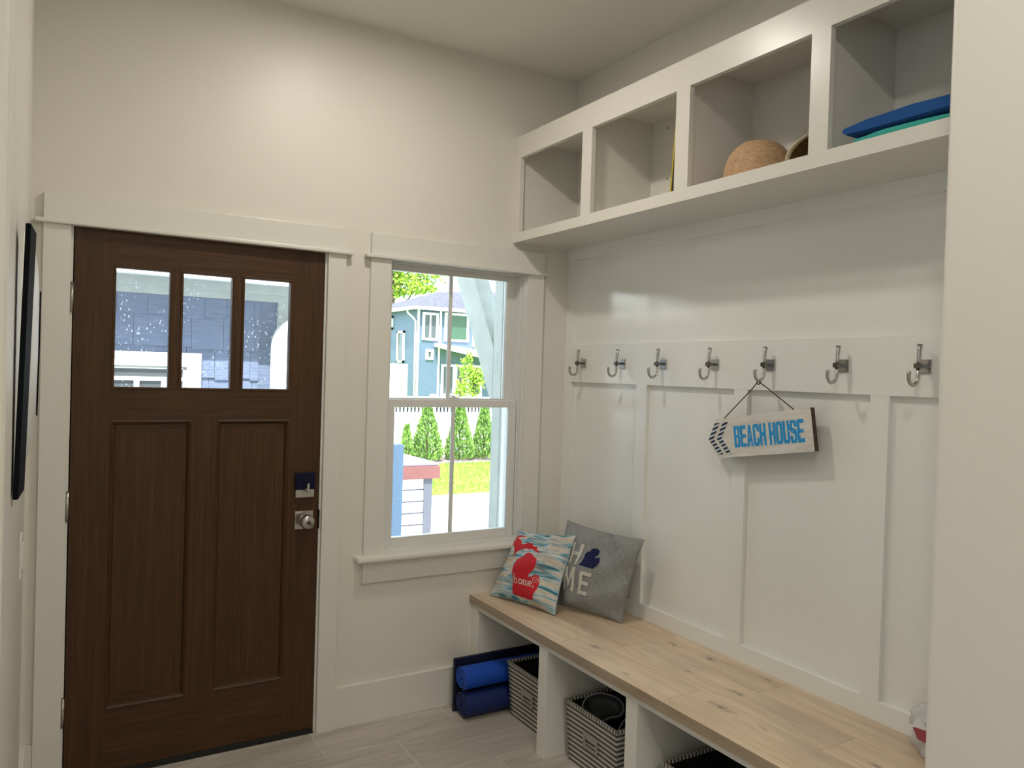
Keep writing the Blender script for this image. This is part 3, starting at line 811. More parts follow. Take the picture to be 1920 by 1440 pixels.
matroll('rolled_mat', 1.545, -.142, .173, .0560, .42, M['matblue'], 'royal blue rolled exercise mat lying on top of the navy roll')
bm = bmesh.new(); box(bm, 1.538, 2.12, -.0915, -.0745, 0, .242, bev=.003); 
tag(obj('folded_mat', bm, M['matdark']), 'near-black navy flat mat standing on edge behind the blue rolls', 'mat')

# ------------------------------------------------------------------ striped fabric bins
m, nt, b, o = newmat('striped_canvas')
sep = nt.nodes.new('ShaderNodeSeparateXYZ'); nt.links.new(uvcoords(nt, (1, 1, 1)), sep.inputs[0])
wv = mth(nt, 'SINE', mth(nt, 'MULTIPLY', sep.outputs[1], 2 * math.pi / .0195))
stp = ramp(nt, mth(nt, 'ADD', mth(nt, 'MULTIPLY', wv, .5), .5), [(.46, (.085, .08, .072)), (.56, (.60, .575, .52))])
wv2 = mth(nt, 'SINE', mth(nt, 'MULTIPLY', sep.outputs[0], 2 * math.pi / .0165))
stp2 = ramp(nt, mth(nt, 'ADD', mth(nt, 'MULTIPLY', wv2, .5), .5), [(.46, (.06, .056, .05)), (.56, (.64, .62, .56))])
rimm = mth(nt, 'GREATER_THAN', sep.outputs[1], 1.0)
n_ = noise(nt, coords(nt), 400, 2)
c = mixc(nt, rimm, stp, stp2)
nt.links.new(mixc(nt, mth(nt, 'MULTIPLY', n_, .15), c, (.3, .28, .25)), b.inputs['Base Color']); b.inputs['Roughness'].default_value = .9
bump(nt, b, n_, .3, .001)
M['stripe'] = m
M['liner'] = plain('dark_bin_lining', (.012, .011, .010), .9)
M['tape'] = plain('label_holder_tape', (.36, .345, .31), .85, bs=(200, .06, .2))
def make_bin():
    root = empty('striped_bin')
    h = .250; W, D = .325, .335; t = .014           # local: x depth (0 front), y from 0 to -W
    bm = bmesh.new(); uvl = bm.loops.layers.uv.new('UVMap')
    def ring(z, ins):
        k = 1 - z / h
        x0 = k * t + ins; x1 = D - k * t - ins; y0 = -k * t - ins; y1 = -W + k * t + ins
        return [Vector((x0, y0, z)), Vector((x0, y1, z)), Vector((x1, y1, z)), Vector((x1, y0, z))]
    NZ, NS = 14, 10
    def wall(zs, ins, mi, rim=False, flip=False, bow=.004):
        for s in range(4):
            run = 0
            grid = []
            for z in zs:
                c4 = ring(z, ins); p, q = c4[s], c4[(s + 1) % 4]; nrm = Vector(((q - p).y, -(q - p).x, 0)).normalized() * -1
                row = []
                for k in range(NS + 1):
                    w = k / NS; d = bow * math.sin(math.pi * w) * math.sin(math.pi * z / h)
                    row.append((bm.verts.new(p.lerp(q, w) + nrm * d), (w * (q - p).length + s * .4, z)))
                grid.append(row)
            for i in range(len(zs) - 1):
                for k in range(NS):
                    g = [grid[i][k], grid[i][k + 1], grid[i + 1][k + 1], grid[i + 1][k]]
                    if flip: g = g[::-1]
                    f = bm.faces.new([v[0] for v in g]); f.material_index = mi; f.smooth = True
                    for l, v in zip(f.loops, g): l[uvl].uv = (v[1][0], v[1][1] + (1.5 if rim else 0))
    wall([h * i / NZ for i in range(NZ + 1)], 0, 0)
    wall([h - .011, h + .0015], -.0025, 0, rim=True, bow=0)
    wall([h - .011, h + .0015], .0055, 0, rim=True, flip=True, bow=0)
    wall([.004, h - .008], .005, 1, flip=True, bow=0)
    c4 = ring(0, 0); bm.faces.new([bm.verts.new(v) for v in c4]).material_index = 0
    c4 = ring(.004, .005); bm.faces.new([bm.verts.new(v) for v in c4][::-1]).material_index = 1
    a, b_ = ring(h + .0015, -.0025), ring(h + .0015, .0055)
    for s in range(4):
        f = bm.faces.new([bm.verts.new(v) for v in (a[s], a[(s + 1) % 4], b_[(s + 1) % 4], b_[s])]); f.material_index = 0
        for l in f.loops: l[uvl].uv = (l.vert.co.x + l.vert.co.y, 1.2)
    bmesh.ops.remove_doubles(bm, verts=bm.verts[:], dist=1e-5)
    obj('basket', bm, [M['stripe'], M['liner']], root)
    bm = bmesh.new()                                 # label holder frame
    y0, y1, z0, z1, w = -.125, -.215, .108, .165, .012
    for (a0, a1, c0, c1) in ((y0, y0 - w, z0, z1), (y1 + w, y1, z0, z1), (y0 - w, y1 + w, z0, z0 + w), (y0 - w, y1 + w, z1 - w * .8, z1)):
        def xx(z): return (1 - z / h) * t - .0045 - .002
        vs = [bm.verts.new((xx(z) - d, y, z)) for d in (0, .0025) for (y, z) in ((a0, c0), (a1, c0), (a1, c1), (a0, c1))]
        for q in ((0, 1, 2, 3), (7, 6, 5, 4), (0, 4, 5, 1), (1, 5, 6, 2), (2, 6, 7, 3), (3, 7, 4, 0)): bm.faces.new([vs[i] for i in q])
    bmesh.ops.recalc_face_normals(bm, faces=bm.faces[:])
    obj('label_holder', bm, M['tape'], root)
    return root
bin0 = make_bin()
for i, (x, y, lab) in enumerate([(1.735, -.232, 'grey striped fabric bin beside the blue mats in the bay nearest the window'),
                                 (1.735, -.689, 'grey striped fabric bin holding a dark sandal in the middle bay'),
                                 (1.735, -1.262, 'grey striped fabric bin in the bay at the bottom edge, mostly in shadow')]):
    bn = bin0 if i == 0 else copy_tree(bin0)
    bn.location = (x, y, 0.0005); tag(bn, lab, 'bin', 'striped bins under the bench')

# ------------------------------------------------------------------ dark sandal and goggles in the middle bin
M['shoesole'] = plain('grey_sole_rim', (.26, .26, .27), .45)
M['shoein'] = plain('dark_footbed', (.020, .028, .026), .55, bs=(60, .3, .1))
M['shoeblk'] = plain('black_foam_rubber', (.010, .011, .014), .5)
def shoe(name, loc, long_axis, normal, L, W, label):
    n = Vector(normal).normalized(); x = Vector(long_axis); x = (x - n * x.dot(n)).normalized(); y = n.cross(x)
    rot = Matrix((x, y, n)).transposed().to_euler()
    root = tag(empty(name, loc, rot), label, 'shoe', 'dark shoes in the middle bin')
    def ring(k, z, n_=48):
        pts = []
        for i in range(n_):
            a = 2 * math.pi * i / n_; cx, cy = math.cos(a), math.sin(a)
            wv = W * (.5 - .13 * math.exp(-((cx - .35) * 2.6) ** 2) * (1 if cy < 0 else .1) + .04 * cx * -1)
            pts.append(Vector((cx * (L / 2 - k), cy * (wv - k), z)))
        return pts
    bm = bmesh.new()
    loops = [ring(0.012, -.045), ring(.004, -.03), ring(0, -.008), ring(.001, .002), ring(.0035, .004), ring(.0065, .001)]
    rows = [[bm.verts.new(p) for p in r] for r in loops]
    for a, b_ in zip(rows, rows[1:]):
        for i in range(48): bm.faces.new((a[i], a[(i + 1) % 48], b_[(i + 1) % 48], b_[i])).smooth = True
    bm.faces.new(rows[0][::-1]); obj('rim', bm, M['shoesole'], root)
    bm = bmesh.new()
    loops = [ring(.0062, .001), ring(.012, -.010), ring(.022, -.018), ring(.036, -.022)]
    rows = [[bm.verts.new(p) for p in r] for r in loops]
    for a, b_ in zip(rows, rows[1:]):
        for i in range(48): bm.faces.new((a[i], a[(i + 1) % 48], b_[(i + 1) % 48], b_[i])).smooth = True
    bm.faces.new(rows[-1]); bmesh.ops.recalc_face_normals(bm, faces=bm.faces[:]); obj('footbed', bm, M['shoein'], root)
    return root
shoe('sandal', (1.838, -.800, .236), (.80, -.56, .05), (-.42, -.52, .74), .170, .125, 'dark rubber sandal with pale rim lying at the top of the middle bin')
shoe('sandal', (1.845, -.945, .185), (.25, -.15, .95), (-.70, -.55, .30), .17, .085, 'black sandal standing on end against the right edge of the middle bin')

# ------------------------------------------------------------------ things in the cubbies
m, nt, b, o = newmat('woven_straw')
sep = nt.nodes.new('ShaderNodeSeparateXYZ'); nt.links.new(coords(nt), sep.inputs[0])
wv = mth(nt, 'SINE', mth(nt, 'MULTIPLY', sep.outputs[2], 2 * math.pi / .0062))
f = noise(nt, coords(nt, (60, 60, 200)), 1, 4)
c = ramp(nt, f, [(.3, (.50, .31, .17)), (.7, (.72, .49, .29))])
nt.links.new(mixc(nt, mth(nt, 'MULTIPLY', mth(nt, 'ADD', wv, 1), .16), c, (.26, .145, .07)), b.inputs['Base Color']); b.inputs['Roughness'].default_value = .75
bump(nt, b, wv, .5, .0015)
M['straw'] = m
M['straw2'] = plain('cream_straw', (.55, .46, .30), .7, bs=(120, .15, .3))
M['strawin'] = plain('amber_lining', (.13, .075, .018), .8, bs=(50, .3, .2))
hat = tag(empty('sun_hat', (1.985, -1.362, Z0f)), 'tan straw hat with round ribbed crown in the third bay from the window', 'hat', 'hats in the cubby')
bm = bmesh.new(); lathe(bm, [(.118, .010), (.114, .030), (.112, .045), (.107, .070), (.097, .094), (.080, .116), (.056, .134), (.028, .143), (0, .145)], 48)
for v in bm.verts: v.co.y *= 1.02
obj('crown', bm, M['straw'], hat)
bm = bmesh.new(); lathe(bm, [(.110, .012), (.124, .004), (.132, .006), (.1335, .010), (.126, .0085), (.116, .017)], 48); obj('brim', bm, M['straw'], hat)
bm = bmesh.new(); lathe(bm, [(.1145, .012), (.1155, .020), (.1140, .030), (.1125, .030)], 48); obj('band', bm, M['straw'], hat)
hat2 = tag(empty('sun_hat', (1.985, -1.604, Z0f)), 'cream hat tipped on its side showing the dark amber inside, right of the tan hat', 'hat', 'hats in the cubby')
def sq(bm):
    for v in bm.verts: v.co = Vector((v.co.x + v.co.z * .25, v.co.y * 1.06 + .018, v.co.z * .66 + .0665))
bm = bmesh.new(); lathe(bm, [(.090, .0), (.088, .03), (.078, .07), (.05, .092), (0, .098)], 40, axis='x'); sq(bm); inn = obj('crown', bm, M['strawin'], hat2)
bm = bmesh.new(); lathe(bm, [(.0885, .004), (.090, -.006), (.0965, -.010), (.0985, -.004), (.096, .006), (.0915, .03), (.0905, .004)], 56, axis='x'); sq(bm); rm = obj('brim', bm, M['straw2'], hat2)
# thin books/pads leaning in the second bay
M['yel'] = plain('yellow_cover', (.55, .42, .03), .5); M['blk'] = plain('black_cover', (.012, .012, .012), .5)
for k, (yy, mt, zt, lab) in enumerate([(-1.020, 'yel', .255, 'thin yellow board standing against the right side of the second bay'),
                                   (-1.031, 'blk', .30, 'thin black board standing behind the yellow one in the second bay')]):
    bm = bmesh.new(); box(bm, 1.90, 2.12, -.004, .004, 0, zt, bev=.001)
    for v in bm.verts: v.co.y -= v.co.z * .08
    o_ = obj('thin_board', bm, M[mt]); o_.location = (0, yy, Z0f - .001); tag(o_, lab, 'board')

def cloth(name, cx, cy, z, LX, LY, th, mat, label, seed, roll=False, rz=0):
    rnd = random.Random(seed); root = None
    bm = bmesh.new(); N = 26; K = 16
    # closed folded slab: section in y-z is a rounded fold, swept along x with noise
    secs = []
    for i in range(N + 1):
        x = -LX / 2 + LX * i / N; sec = []
        e = (1 - abs(2 * i / N - 1) ** 12) ** .5 if 0 < i < N else .7
        for k in range(K * 2):
            t = 2 * math.pi * k / (K * 2); c_, s_ = math.cos(t), math.sin(t)
            yy = LY / 2 * (abs(c_) ** .45) * (1 if c_ >= 0 else -1)
            zz = th / 2 * (abs(s_) ** .42) * (1 if s_ >= 0 else -1) * e
            if zz > 0: zz += .0035 * math.sin(9 * x / LX + seed) + .004 * math.sin(17 * yy / LY + 5 * x + seed * 2) + .002 * math.sin(40 * x + 30 * yy)
            yy += .004 * math.sin(14 * x + seed)
            zz += th * .5
            if roll: zz *= .82 + .40 * (.5 - yy / LY)
            sec.append(bm.verts.new((x, yy, max(0, zz))))
        secs.append(sec)
    for a, b_ in zip(secs, secs[1:]):
        for k in range(K * 2): bm.faces.new((a[k], a[(k + 1) % (K * 2)], b_[(k + 1) % (K * 2)], b_[k])).smooth = True
    bm.faces.new(secs[0]); bm.faces.new(secs[-1][::-1])
    bmesh.ops.recalc_face_normals(bm, faces=bm.faces[:])
    o = obj(name, bm, mat); o.location = (cx, cy, z); o.rotation_euler = (0, 0, rz)
    return tag(o, label, 'towel', 'towels in the right-hand bay')
M['tblue'] = plain('blue_terry', (.012, .085, .30), .95, bs=(260, .25, .6)); M['tteal'] = plain('teal_terry', (.05, .42, .36), .95, bs=(260, .2, .6))
M['tnavy'] = plain('navy_terry', (.008, .035, .15), .95, bs=(260, .25, .6))
cloth('folded_towel', 1.968, -2.005, Z0f, .21, .38, .030, M['tteal'], 'teal green towel folded flat at the bottom of the stack', 2)
cloth('folded_towel', 1.972, -1.99, Z0f + .0305, .23, .42, .040, M['tblue'], 'bright blue towel folded loosely on the teal one', 5, roll=True)
cloth('folded_towel', 2.04, -2.06, Z0f + .082, .18, .26, .024, M['tnavy'], 'dark navy cloth on top at the back of the towel stack', 9)

# ------------------------------------------------------------------ plastic bag at the far right of the bench
M['bag'] = plain('cloudy_plastic', (.62, .61, .60), .25, bs=(30, .1, .5)); M['bagred'] = plain('red_print_plastic', (.36, .06, .08), .35)
bm = bmesh.new()
bmesh.ops.create_icosphere(bm, subdivisions=4, radius=1)
rnd = random.Random(4)
for v in bm.verts:
    n = v.co.normalized(); k = 1 + .10 * math.sin(7 * n.x + 3 * n.z) + .07 * math.sin(13 * n.y + 6 * n.z) + .05 * math.sin(19 * n.z + 9 * n.x)
    v.co = Vector((n.x * .045 * k, n.y * .105 * k, (n.z * .088 * k)))
    if v.co.z < -.07: v.co.z = -.07
bag = obj('plastic_bag', bm, M['bag'], smooth=True); bag.location = (2.085, -2.022, .5705)
tag(bag, 'crumpled cloudy plastic bag with red print at the right end of the bench', 'bag')
bm = bmesh.new(); prism(bm, [(-1.948, .588), (-1.964, .602), (-1.99, .590), (-1.984, .558), (-1.962, .562)], 2.033, 2.037, 'x')
o_ = obj('printed_flap', bm, M['bagred'], bag); o_.location = -Vector(bag.location)
bm = bmesh.new(); prism(bm, [(-1.944, .590), (-1.962, .622), (-1.992, .594)], 2.0325, 2.036, 'x'); o_ = obj('white_flap', bm, M['white'], bag); o_.location = -Vector(bag.location)

# ------------------------------------------------------------------ left wall: picture frame, curved wall piece, light switch
fr = tag(empty('picture_frame', (XL, -1.23, 1.26)), 'black framed panel on the left wall, seen edge-on and tipping forward', 'picture frame')
bm = bmesh.new()
prof = []
def fx(z, d): return XL + .003 + (z - 1.255) / .58 * .013 + d
for (y, d0, d1) in ((-1.30, 0, .0105), (-1.16, 0, .0175)):
    pass
vs = []
for (z) in (1.255, 1.833):
    for (y, d) in ((-1.30, 0), (-1.30, .0100), (-1.16, .0180), (-1.16, 0)):
        vs.append(bm.verts.new((fx(z, d) - XL, y + 1.23, z - 1.26)))
for q in ((0, 1, 2, 3), (7, 6, 5, 4), (0, 4, 5, 1), (1, 5, 6, 2), (2, 6, 7, 3), (3, 7, 4, 0)): bm.faces.new([vs[i] for i in q])
bmesh.ops.recalc_face_normals(bm, faces=bm.faces[:])
bmesh.ops.bevel(bm, geom=bm.edges[:], offset=.0012, segments=2, affect='EDGES')
obj('frame_body', bm, M['black'], fr)
dish = tag(empty('wall_plaque', (XL, -.70, 1.575)), 'pale curved wall plaque behind the black frame, seen edge-on', 'wall decoration')
bm = bmesh.new(); lathe(bm, [(.0, .036), (.12, .0375), (.22, .033), (.28, .022), (.315, .006), (.315, .0)], 56, axis='x')
for v in bm.verts: v.co.y *= .55; v.co.z *= 1.02; v.co.x *= 1 + .25 * v.co.z
obj('plate', bm, M['white'], dish)
bm = bmesh.new(); tube(bm, [(.0405, -.02, .16), (.040, -.02, 0.0), (.0375, -.02, -.18)], .0022, 8); obj('dark_line', bm, M['black'], dish)
sw = tag(empty('light_switch', (XL, -.5, .965)), 'white light switch plate low on the left wall beside the door', 'light switch')
bm = bmesh.new(); box(bm, 0, .006, -.06, .06, -.058, .058, bev=.002); obj('switch_plate', bm, M['white'], sw)
for yy in (-.025, .025):
    bm = bmesh.new(); box(bm, .004, .0105, yy - .017, yy + .017, -.033, .033, bev=.002); obj('rocker', bm, M['white'], sw)

# ------------------------------------------------------------------ ceiling lights
def can_light(x, y, strength, label, r=.062, col=(1, .93, .83)):
    root = tag(empty('ceiling_light', (x, y, ZC)), label, 'ceiling light', 'recessed ceiling lights')
    bm = bmesh.new(); lathe(bm, [(r, -.002), (r + .004, -.006), (r + .02, -.004), (r + .022, 0)], 40); obj('trim_ring', bm, M['white'], root)
    bm = bmesh.new(); lathe(bm, [(r, -.003), (0, -.003)], 32)
    obj('lens', bm, plain('lamp_lens', (.9, .9, .9), .5, emit=(col, strength)), root)
    return root
LS = 240
can_light(.97, -.86, LS * .88, 'recessed ceiling light over the bench near the window')
can_light(.75, -2.75, LS * .74, 'recessed ceiling light behind the viewer over the hall')
can_light(-1.2, -3.0, LS * .8, 'added fill light recessed in the side hall ceiling')  # unseen fill lamp, added to lift the ambient level
can_light(.2, -4.8, LS * 1.9, 'added fill light in the ceiling farthest from the front door')  # extra unseen lamp, added for soft frontal light on the far walls

# ================================================================== OUTSIDE
GZ = -.65
def noisy_mat(name, a, b, scale, rough=.9, vec=(1, 1, 1), bm_=.3):
    m, nt, bb, o = newmat(name); f = noise(nt, coords(nt, vec), scale, 6, .6)
    nt.links.new(ramp(nt, f, [(.3, a), (.7, b)]), bb.inputs['Base Color']); bb.inputs['Roughness'].default_value = rough
    bump(nt, bb, f, bm_, .02); return m
M['lawn'] = noisy_mat('lawn_green', (.11, .24, .012), (.22, .40, .03), 3.5)
M['concrete'] = noisy_mat('pale_concrete', (.62, .60, .57), (.72, .70, .67), 4, bm_=.05)
M['mulch'] = noisy_mat('bark_mulch', (.12, .09, .08), (.30, .25, .24), 14)
def siding(name, col, pitch):
    m, nt, b, o = newmat(name)
    sep = nt.nodes.new('ShaderNodeSeparateXYZ'); nt.links.new(coords(nt), sep.inputs[0])
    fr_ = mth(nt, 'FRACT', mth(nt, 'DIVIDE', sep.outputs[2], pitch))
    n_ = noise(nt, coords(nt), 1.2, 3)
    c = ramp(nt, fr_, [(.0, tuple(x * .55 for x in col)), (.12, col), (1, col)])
    c = mixc(nt, mth(nt, 'MULTIPLY', n_, .25), c, tuple(min(1, x * 1.3) for x in col))
    nt.links.new(c, b.inputs['Base Color']); b.inputs['Roughness'].default_value = .6
    bump(nt, b, fr_, .5, .02); return m
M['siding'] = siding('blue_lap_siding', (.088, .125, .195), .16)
M['roofing'] = noisy_mat('grey_shingle_roof', (.04, .039, .052), (.115, .11, .135), 5, vec=(1, 1, 3), bm_=.2)
M['brown'] = noisy_mat('brown_vinyl', (.13, .042, .036), (.18, .06, .05), 5, .25, bm_=.1)
M['covertop'] = plain('grey_lavender_vinyl', (.19, .165, .20), .3)  # greyer and paler than the red-brown sides of the cover
M['slate'] = plain('grey_post_paint', (.085, .09, .115), .6, bs=(80, .15, .2))
M['postblue'] = plain('blue_grey_post', (.17, .26, .38), .6, bs=(60, .1, .2))
M['beam'] = noisy_mat('pale_grey_timber', (.36, .385, .355), (.44, .465, .43), 2, .7, (4, 4, 4), .1)
M['shingle'] = noisy_mat('blue_cedar_shingle', (.095, .13, .22), (.15, .195, .31), 1, .75, (9, 9, 55), .45)
M['greenglass'] = plain('reflecting_dark_glass', (.04, .09, .05), .1, spec=.4)
M['housewin'] = plain('house_window_glass', (.07, .08, .085), .1, spec=.35)

gnd = bmesh.new(); box(gnd, -8, 40, 9.1, 60, GZ - .2, GZ); tag(obj('lawn', gnd, M['lawn']), 'bright green mown lawn between the patio and the white fence', 'lawn', kind='stuff')
bm = bmesh.new(); box(bm, -8, 20, .15, 9.1, GZ - .2, GZ + .01); tag(obj('patio', bm, M['concrete']), 'sunlit pale concrete patio outside the window', 'patio', kind='structure')
bm = bmesh.new(); box(bm, -1.2, 3.1, .15, 1.95, GZ, -.04); tag(obj('porch_slab', bm, M['concrete']), 'concrete porch slab outside the front door', 'porch', kind='structure')
bm = bmesh.new(); box(bm, -3.3, 3.1, .15, 1.75, 2.62, 2.8); box(bm, 2.25, 3.1, 1.75, 2.75, 2.62, 2.8); tag(obj('porch_roof', bm, M['beam']), 'porch roof over the front door, lengthened to shade the timber brace', 'roof', kind='structure')  # second box is an added extension that keeps sun off the brace
bm = bmesh.new(); box(bm, 5.2, 12.2, 13.35, 14.4, GZ, GZ + .03); tag(obj('mulch_bed', bm, M['mulch']), 'strip of mulch along the foot of the fence', 'mulch', kind='stuff')
# grass blades, only where they catch the light near the patio edge
bm = bmesh.new(); rnd = random.Random(21)
for _ in range(7000):
    x = rnd.uniform(5.2, 10.5); y = rnd.uniform(9.1, 13.3); h = rnd.uniform(.03, .07); a = rnd.uniform(0, math.pi); w = .010
    dx, dy = w * math.cos(a), w * math.sin(a); lx, ly = rnd.uniform(-.03, .03), rnd.uniform(-.03, .03)
    bm.faces.new([bm.verts.new((x - dx, y - dy, GZ)), bm.verts.new((x + dx, y + dy, GZ)), bm.verts.new((x + lx, y + ly, GZ + h))])
M['blade'] = plain('grass_blade', (.20, .40, .03), .7)
tag(obj('grass_blades', bm, M['blade']), 'short grass blades standing over the lawn', 'grass', kind='stuff')

# porch post and brace
pp = tag(empty('porch_post', (2.775, 1.615, -.04)), 'pale grey-green square porch post at the right side of the window view', 'post')
def Q(o, root): o.location = Vector(o.location) - Vector(root.location); return o
Q(boxo('shaft', (2.70, 2.85, 1.54, 1.69, -.04, 2.62), M['beam'], pp, .004), pp)
Q(boxo('edge_board', (2.694, 2.70, 1.565, 1.665, -.04, 2.62), M['beam'], pp, .002), pp)
bm = bmesh.new(); prism(bm, [(1.692, 1.307), (2.496, 2.58), (2.224, 2.58), (1.692, 1.737)], 2.70, 2.83, 'x')
br = obj('timber_brace', bm, M['beam']); tag(br, 'diagonal pale timber brace rising from the porch post', 'brace')
# railing post
bm = bmesh.new(); box(bm, 2.239, 2.325, 2.40, 2.486, GZ, .968, bev=.004); tag(obj('railing_post', bm, M['postblue']), 'short light blue-grey post at the left edge of the lower sash view', 'post')

# hot tub with brown cover
ht = tag(empty('hot_tub', (3.1, 6.5, GZ + .01)), 'white panelled hot tub with grey corner posts under a red-brown cover', 'hot tub')
bm = bmesh.new()
for i in range(6):
    z0 = GZ + .012 + i * .145; box(bm, 2.1, 4.05, 5.54, 7.5, z0, z0 + .124, bev=.003)
Q(obj('slat_panel', bm, M['extwhite'], ht), ht)
bm = bmesh.new(); box(bm, 2.11, 4.04, 5.55, 7.49, GZ + .012, .2); Q(obj('inner_shell', bm, M['slate'], ht), ht)
for (x, y) in ((3.945, 5.52), (2.08, 5.52), (3.945, 7.42), (2.08, 7.42)):
    Q(boxo('corner_post', (x, x + .11, y, y + .10, GZ + .011, .215), M['slate'], ht, .004), ht)
bm = bmesh.new()
vs = box(bm, 2.03, 4.14, 5.47, 7.57, .215, .375, bev=.012)
Q(obj('cover', bm, M['brown'], ht), ht)
bm = bmesh.new(); box(bm, 2.05, 4.12, 5.49, 7.55, .375, .41, bev=.01); Q(obj('cover_top', bm, M['covertop'], ht), ht)

# fence with picket top
fe = tag(empty('garden_fence', (8.5, 14.5, GZ)), 'white garden fence with a row of small picket gaps along its top', 'fence')
bm = bmesh.new(); box(bm, 3, 16, 14.5, 14.53, GZ, .48); box(bm, 3, 16, 14.48, 14.55, .46, .50)
for i in range(130): box(bm, 3 + i * .1, 3.048 + i * .1, 14.5, 14.515, .49, .70)
box(bm, 3, 16, 14.48, 14.55, .63, .90)
Q(obj('fence_panel', bm, M['extwhite'], fe), fe)
bm = bmesh.new(); box(bm, 3, 16, 14.56, 14.58, .3, .88); Q(obj('dark_gap_sheet', bm, M['slate'], fe), fe)  # dark sheet added so the picket gaps read as shaded
for i in range(6): Q(boxo('fence_post', (3.4 + i * 2.4, 3.52 + i * 2.4, 14.46, 14.58, GZ, .96), M['extwhite'], fe, .005), fe)

# arborvitae
def leafmat(name, a, b):
    m, nt, bb, o = newmat(name); f = noise(nt, coords(nt), 9, 4)
    nt.links.new(ramp(nt, f, [(.35, a), (.65, b)]), bb.inputs['Base Color']); bb.inputs['Roughness'].default_value = .7
    return m
M['arbor'] = leafmat('arborvitae_green', (.09, .19, .035), (.27, .42, .09)); M['leaf'] = leafmat('spring_leaf', (.16, .32, .02), (.42, .55, .05))
M['bark'] = plain('bark', (.10, .075, .05), .9)
def conifer(x, y, h, r, seed, label, n=2600):
    rnd = random.Random(seed); root = tag(empty('arborvitae', (x, y, GZ + .031)), label, 'shrub', 'arborvitae along the fence')
    bm = bmesh.new(); tube(bm, [(0, 0, 0), (0, 0, h * .9)], [.03, .008], 8); obj('stem', bm, M['bark'], root)
    bm = bmesh.new()
    for _ in range(n):
        t = rnd.random() ** 1.25; z = .05 + t * (h - .05)
        rr = r * (1 - t) ** .95 * 1.12 * (1 if t > .12 else .75 + t * 2) * rnd.uniform(.72, 1.06) + .035
        a = rnd.uniform(0, 2 * math.pi); c_ = Vector((rr * math.cos(a), rr * math.sin(a), z)); s = rnd.uniform(.025, .05)
        d1 = Vector((math.cos(a) * .5 + rnd.uniform(-.4, .4), math.sin(a) * .5 + rnd.uniform(-.4, .4), rnd.uniform(.5, 1.2))).normalized() * s * 1.3
        d2 = d1.cross(Vector((rnd.uniform(-1, 1), rnd.uniform(-1, 1), rnd.uniform(-1, 1)))).normalized() * s * .55
        bm.faces.new([bm.verts.new(c_ - d1), bm.verts.new(c_ + d2), bm.verts.new(c_ + d1), bm.verts.new(c_ - d2)])
    obj('foliage', bm, M['arbor'], root)
conifer(7.80, 13.8, 1.45, .36, 1, 'leftmost full green arborvitae against the white fence')
conifer(8.68, 13.8, 1.47, .34, 2, 'middle green arborvitae behind the window muntin')
conifer(9.36, 13.8, 1.42, .29, 3, 'right green arborvitae beside the porch post')
conifer(7.25, 13.75, .88, .15, 4, 'small narrow conifer standing in for a shadow on the fence, beyond the hot tub cover', 900)  # cone of foliage added in place of a tree shadow on the fence

# blue house beyond the fence
hs_ = tag(empty('blue_house', (20, 38, GZ)), 'two storey blue sided house with white trim and grey hip roof beyond the fence', 'house')
def hb(name, dims, mat, parent=None, bev=0.0):
    o = boxo(name, dims, mat, hs_, bev); Q(o, hs_)
    if parent is not None:
        o.parent = parent; o.location = (0, 0, 0) if parent.location == o.location else o.location
        o.location = Vector((0, 0, 0))
    return o
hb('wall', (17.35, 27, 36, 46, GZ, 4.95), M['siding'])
def hwin(x0, x1, z0, z1, face='y', split=True, mat='housewin'):
    bm = bmesh.new(); w = .13
    if face == 'y':
        frame_box(bm, x0, x1, z0, z1, w, 35.9, 36.02, bev=0)
        if split: box(bm, (x0 + x1) / 2 - .04, (x0 + x1) / 2 + .04, 35.92, 36.02, z0 + w, z1 - w)
    else:
        box(bm, 17.25, 17.37, x0, x0 + w, z0, z1); box(bm, 17.25, 17.37, x1 - w, x1, z0, z1)
        box(bm, 17.25, 17.37, x0, x1, z0, z0 + w); box(bm, 17.25, 17.37, x0, x1, z1 - w, z1)
    f = Q(obj('window', bm, M['extwhite'], hs_), hs_)
    bm = bmesh.new()
    if face == 'y': box(bm, x0 + w, x1 - w, 35.97, 36.01, z0 + w, z1 - w)
    else: box(bm, 17.31, 17.36, x0 + w, x1 - w, z0 + w, z1 - w)
    g = obj('glass', bm, M[mat], f)
hwin(17.576, 18.53, 3.22, 4.76); hwin(18.93, 20.45, 3.22, 4.83, split=False, mat='greenglass'); hwin(17.83, 18.28, 2.16, 2.72, split=False)
hwin(18.80, 19.65, .15, 1.93, split=False); hwin(19.65, 20.5, .15, 1.93, split=False); hwin(20.5, 21.4, .15, 1.93, split=False)
hwin(37.8, 38.8, 1.95, 3.78, 'x', False); hwin(39.6, 40.9, 3.9, 4.7, 'x', False)
for (x0, x1, z0, z1) in ((17.30, 17.40, GZ, 4.9), (18.62, 18.74, 3.0, 4.9), (20.72, 20.86, 3.0, 4.9), (18.58, 18.68, GZ, 2.9)):
    hb('corner_board', (x0, x1, 35.93, 36.03, z0, z1), M['extwhite'])
bm = bmesh.new()
vs = [bm.verts.new(p) for p in ((18.35, 34.6, 2.90), (23, 34.6, 2.10), (23, 36.02, 2.65), (18.35, 36.02, 3.1), (18.35, 34.6, 2.72), (23, 34.6, 1.92), (23, 36.02, 2.45), (18.35, 36.02, 2.9))]
for q in ((0, 1, 2, 3), (7, 6, 5, 4), (0, 4, 5, 1), (1, 5, 6, 2), (2, 6, 7, 3), (3, 7, 4, 0)): bm.faces.new([vs[i] for i in q])
bmesh.ops.recalc_face_normals(bm, faces=bm.faces[:]); Q(obj('lean_to_roof', bm, M['extwhite'], hs_), hs_)
bm = bmesh.new()
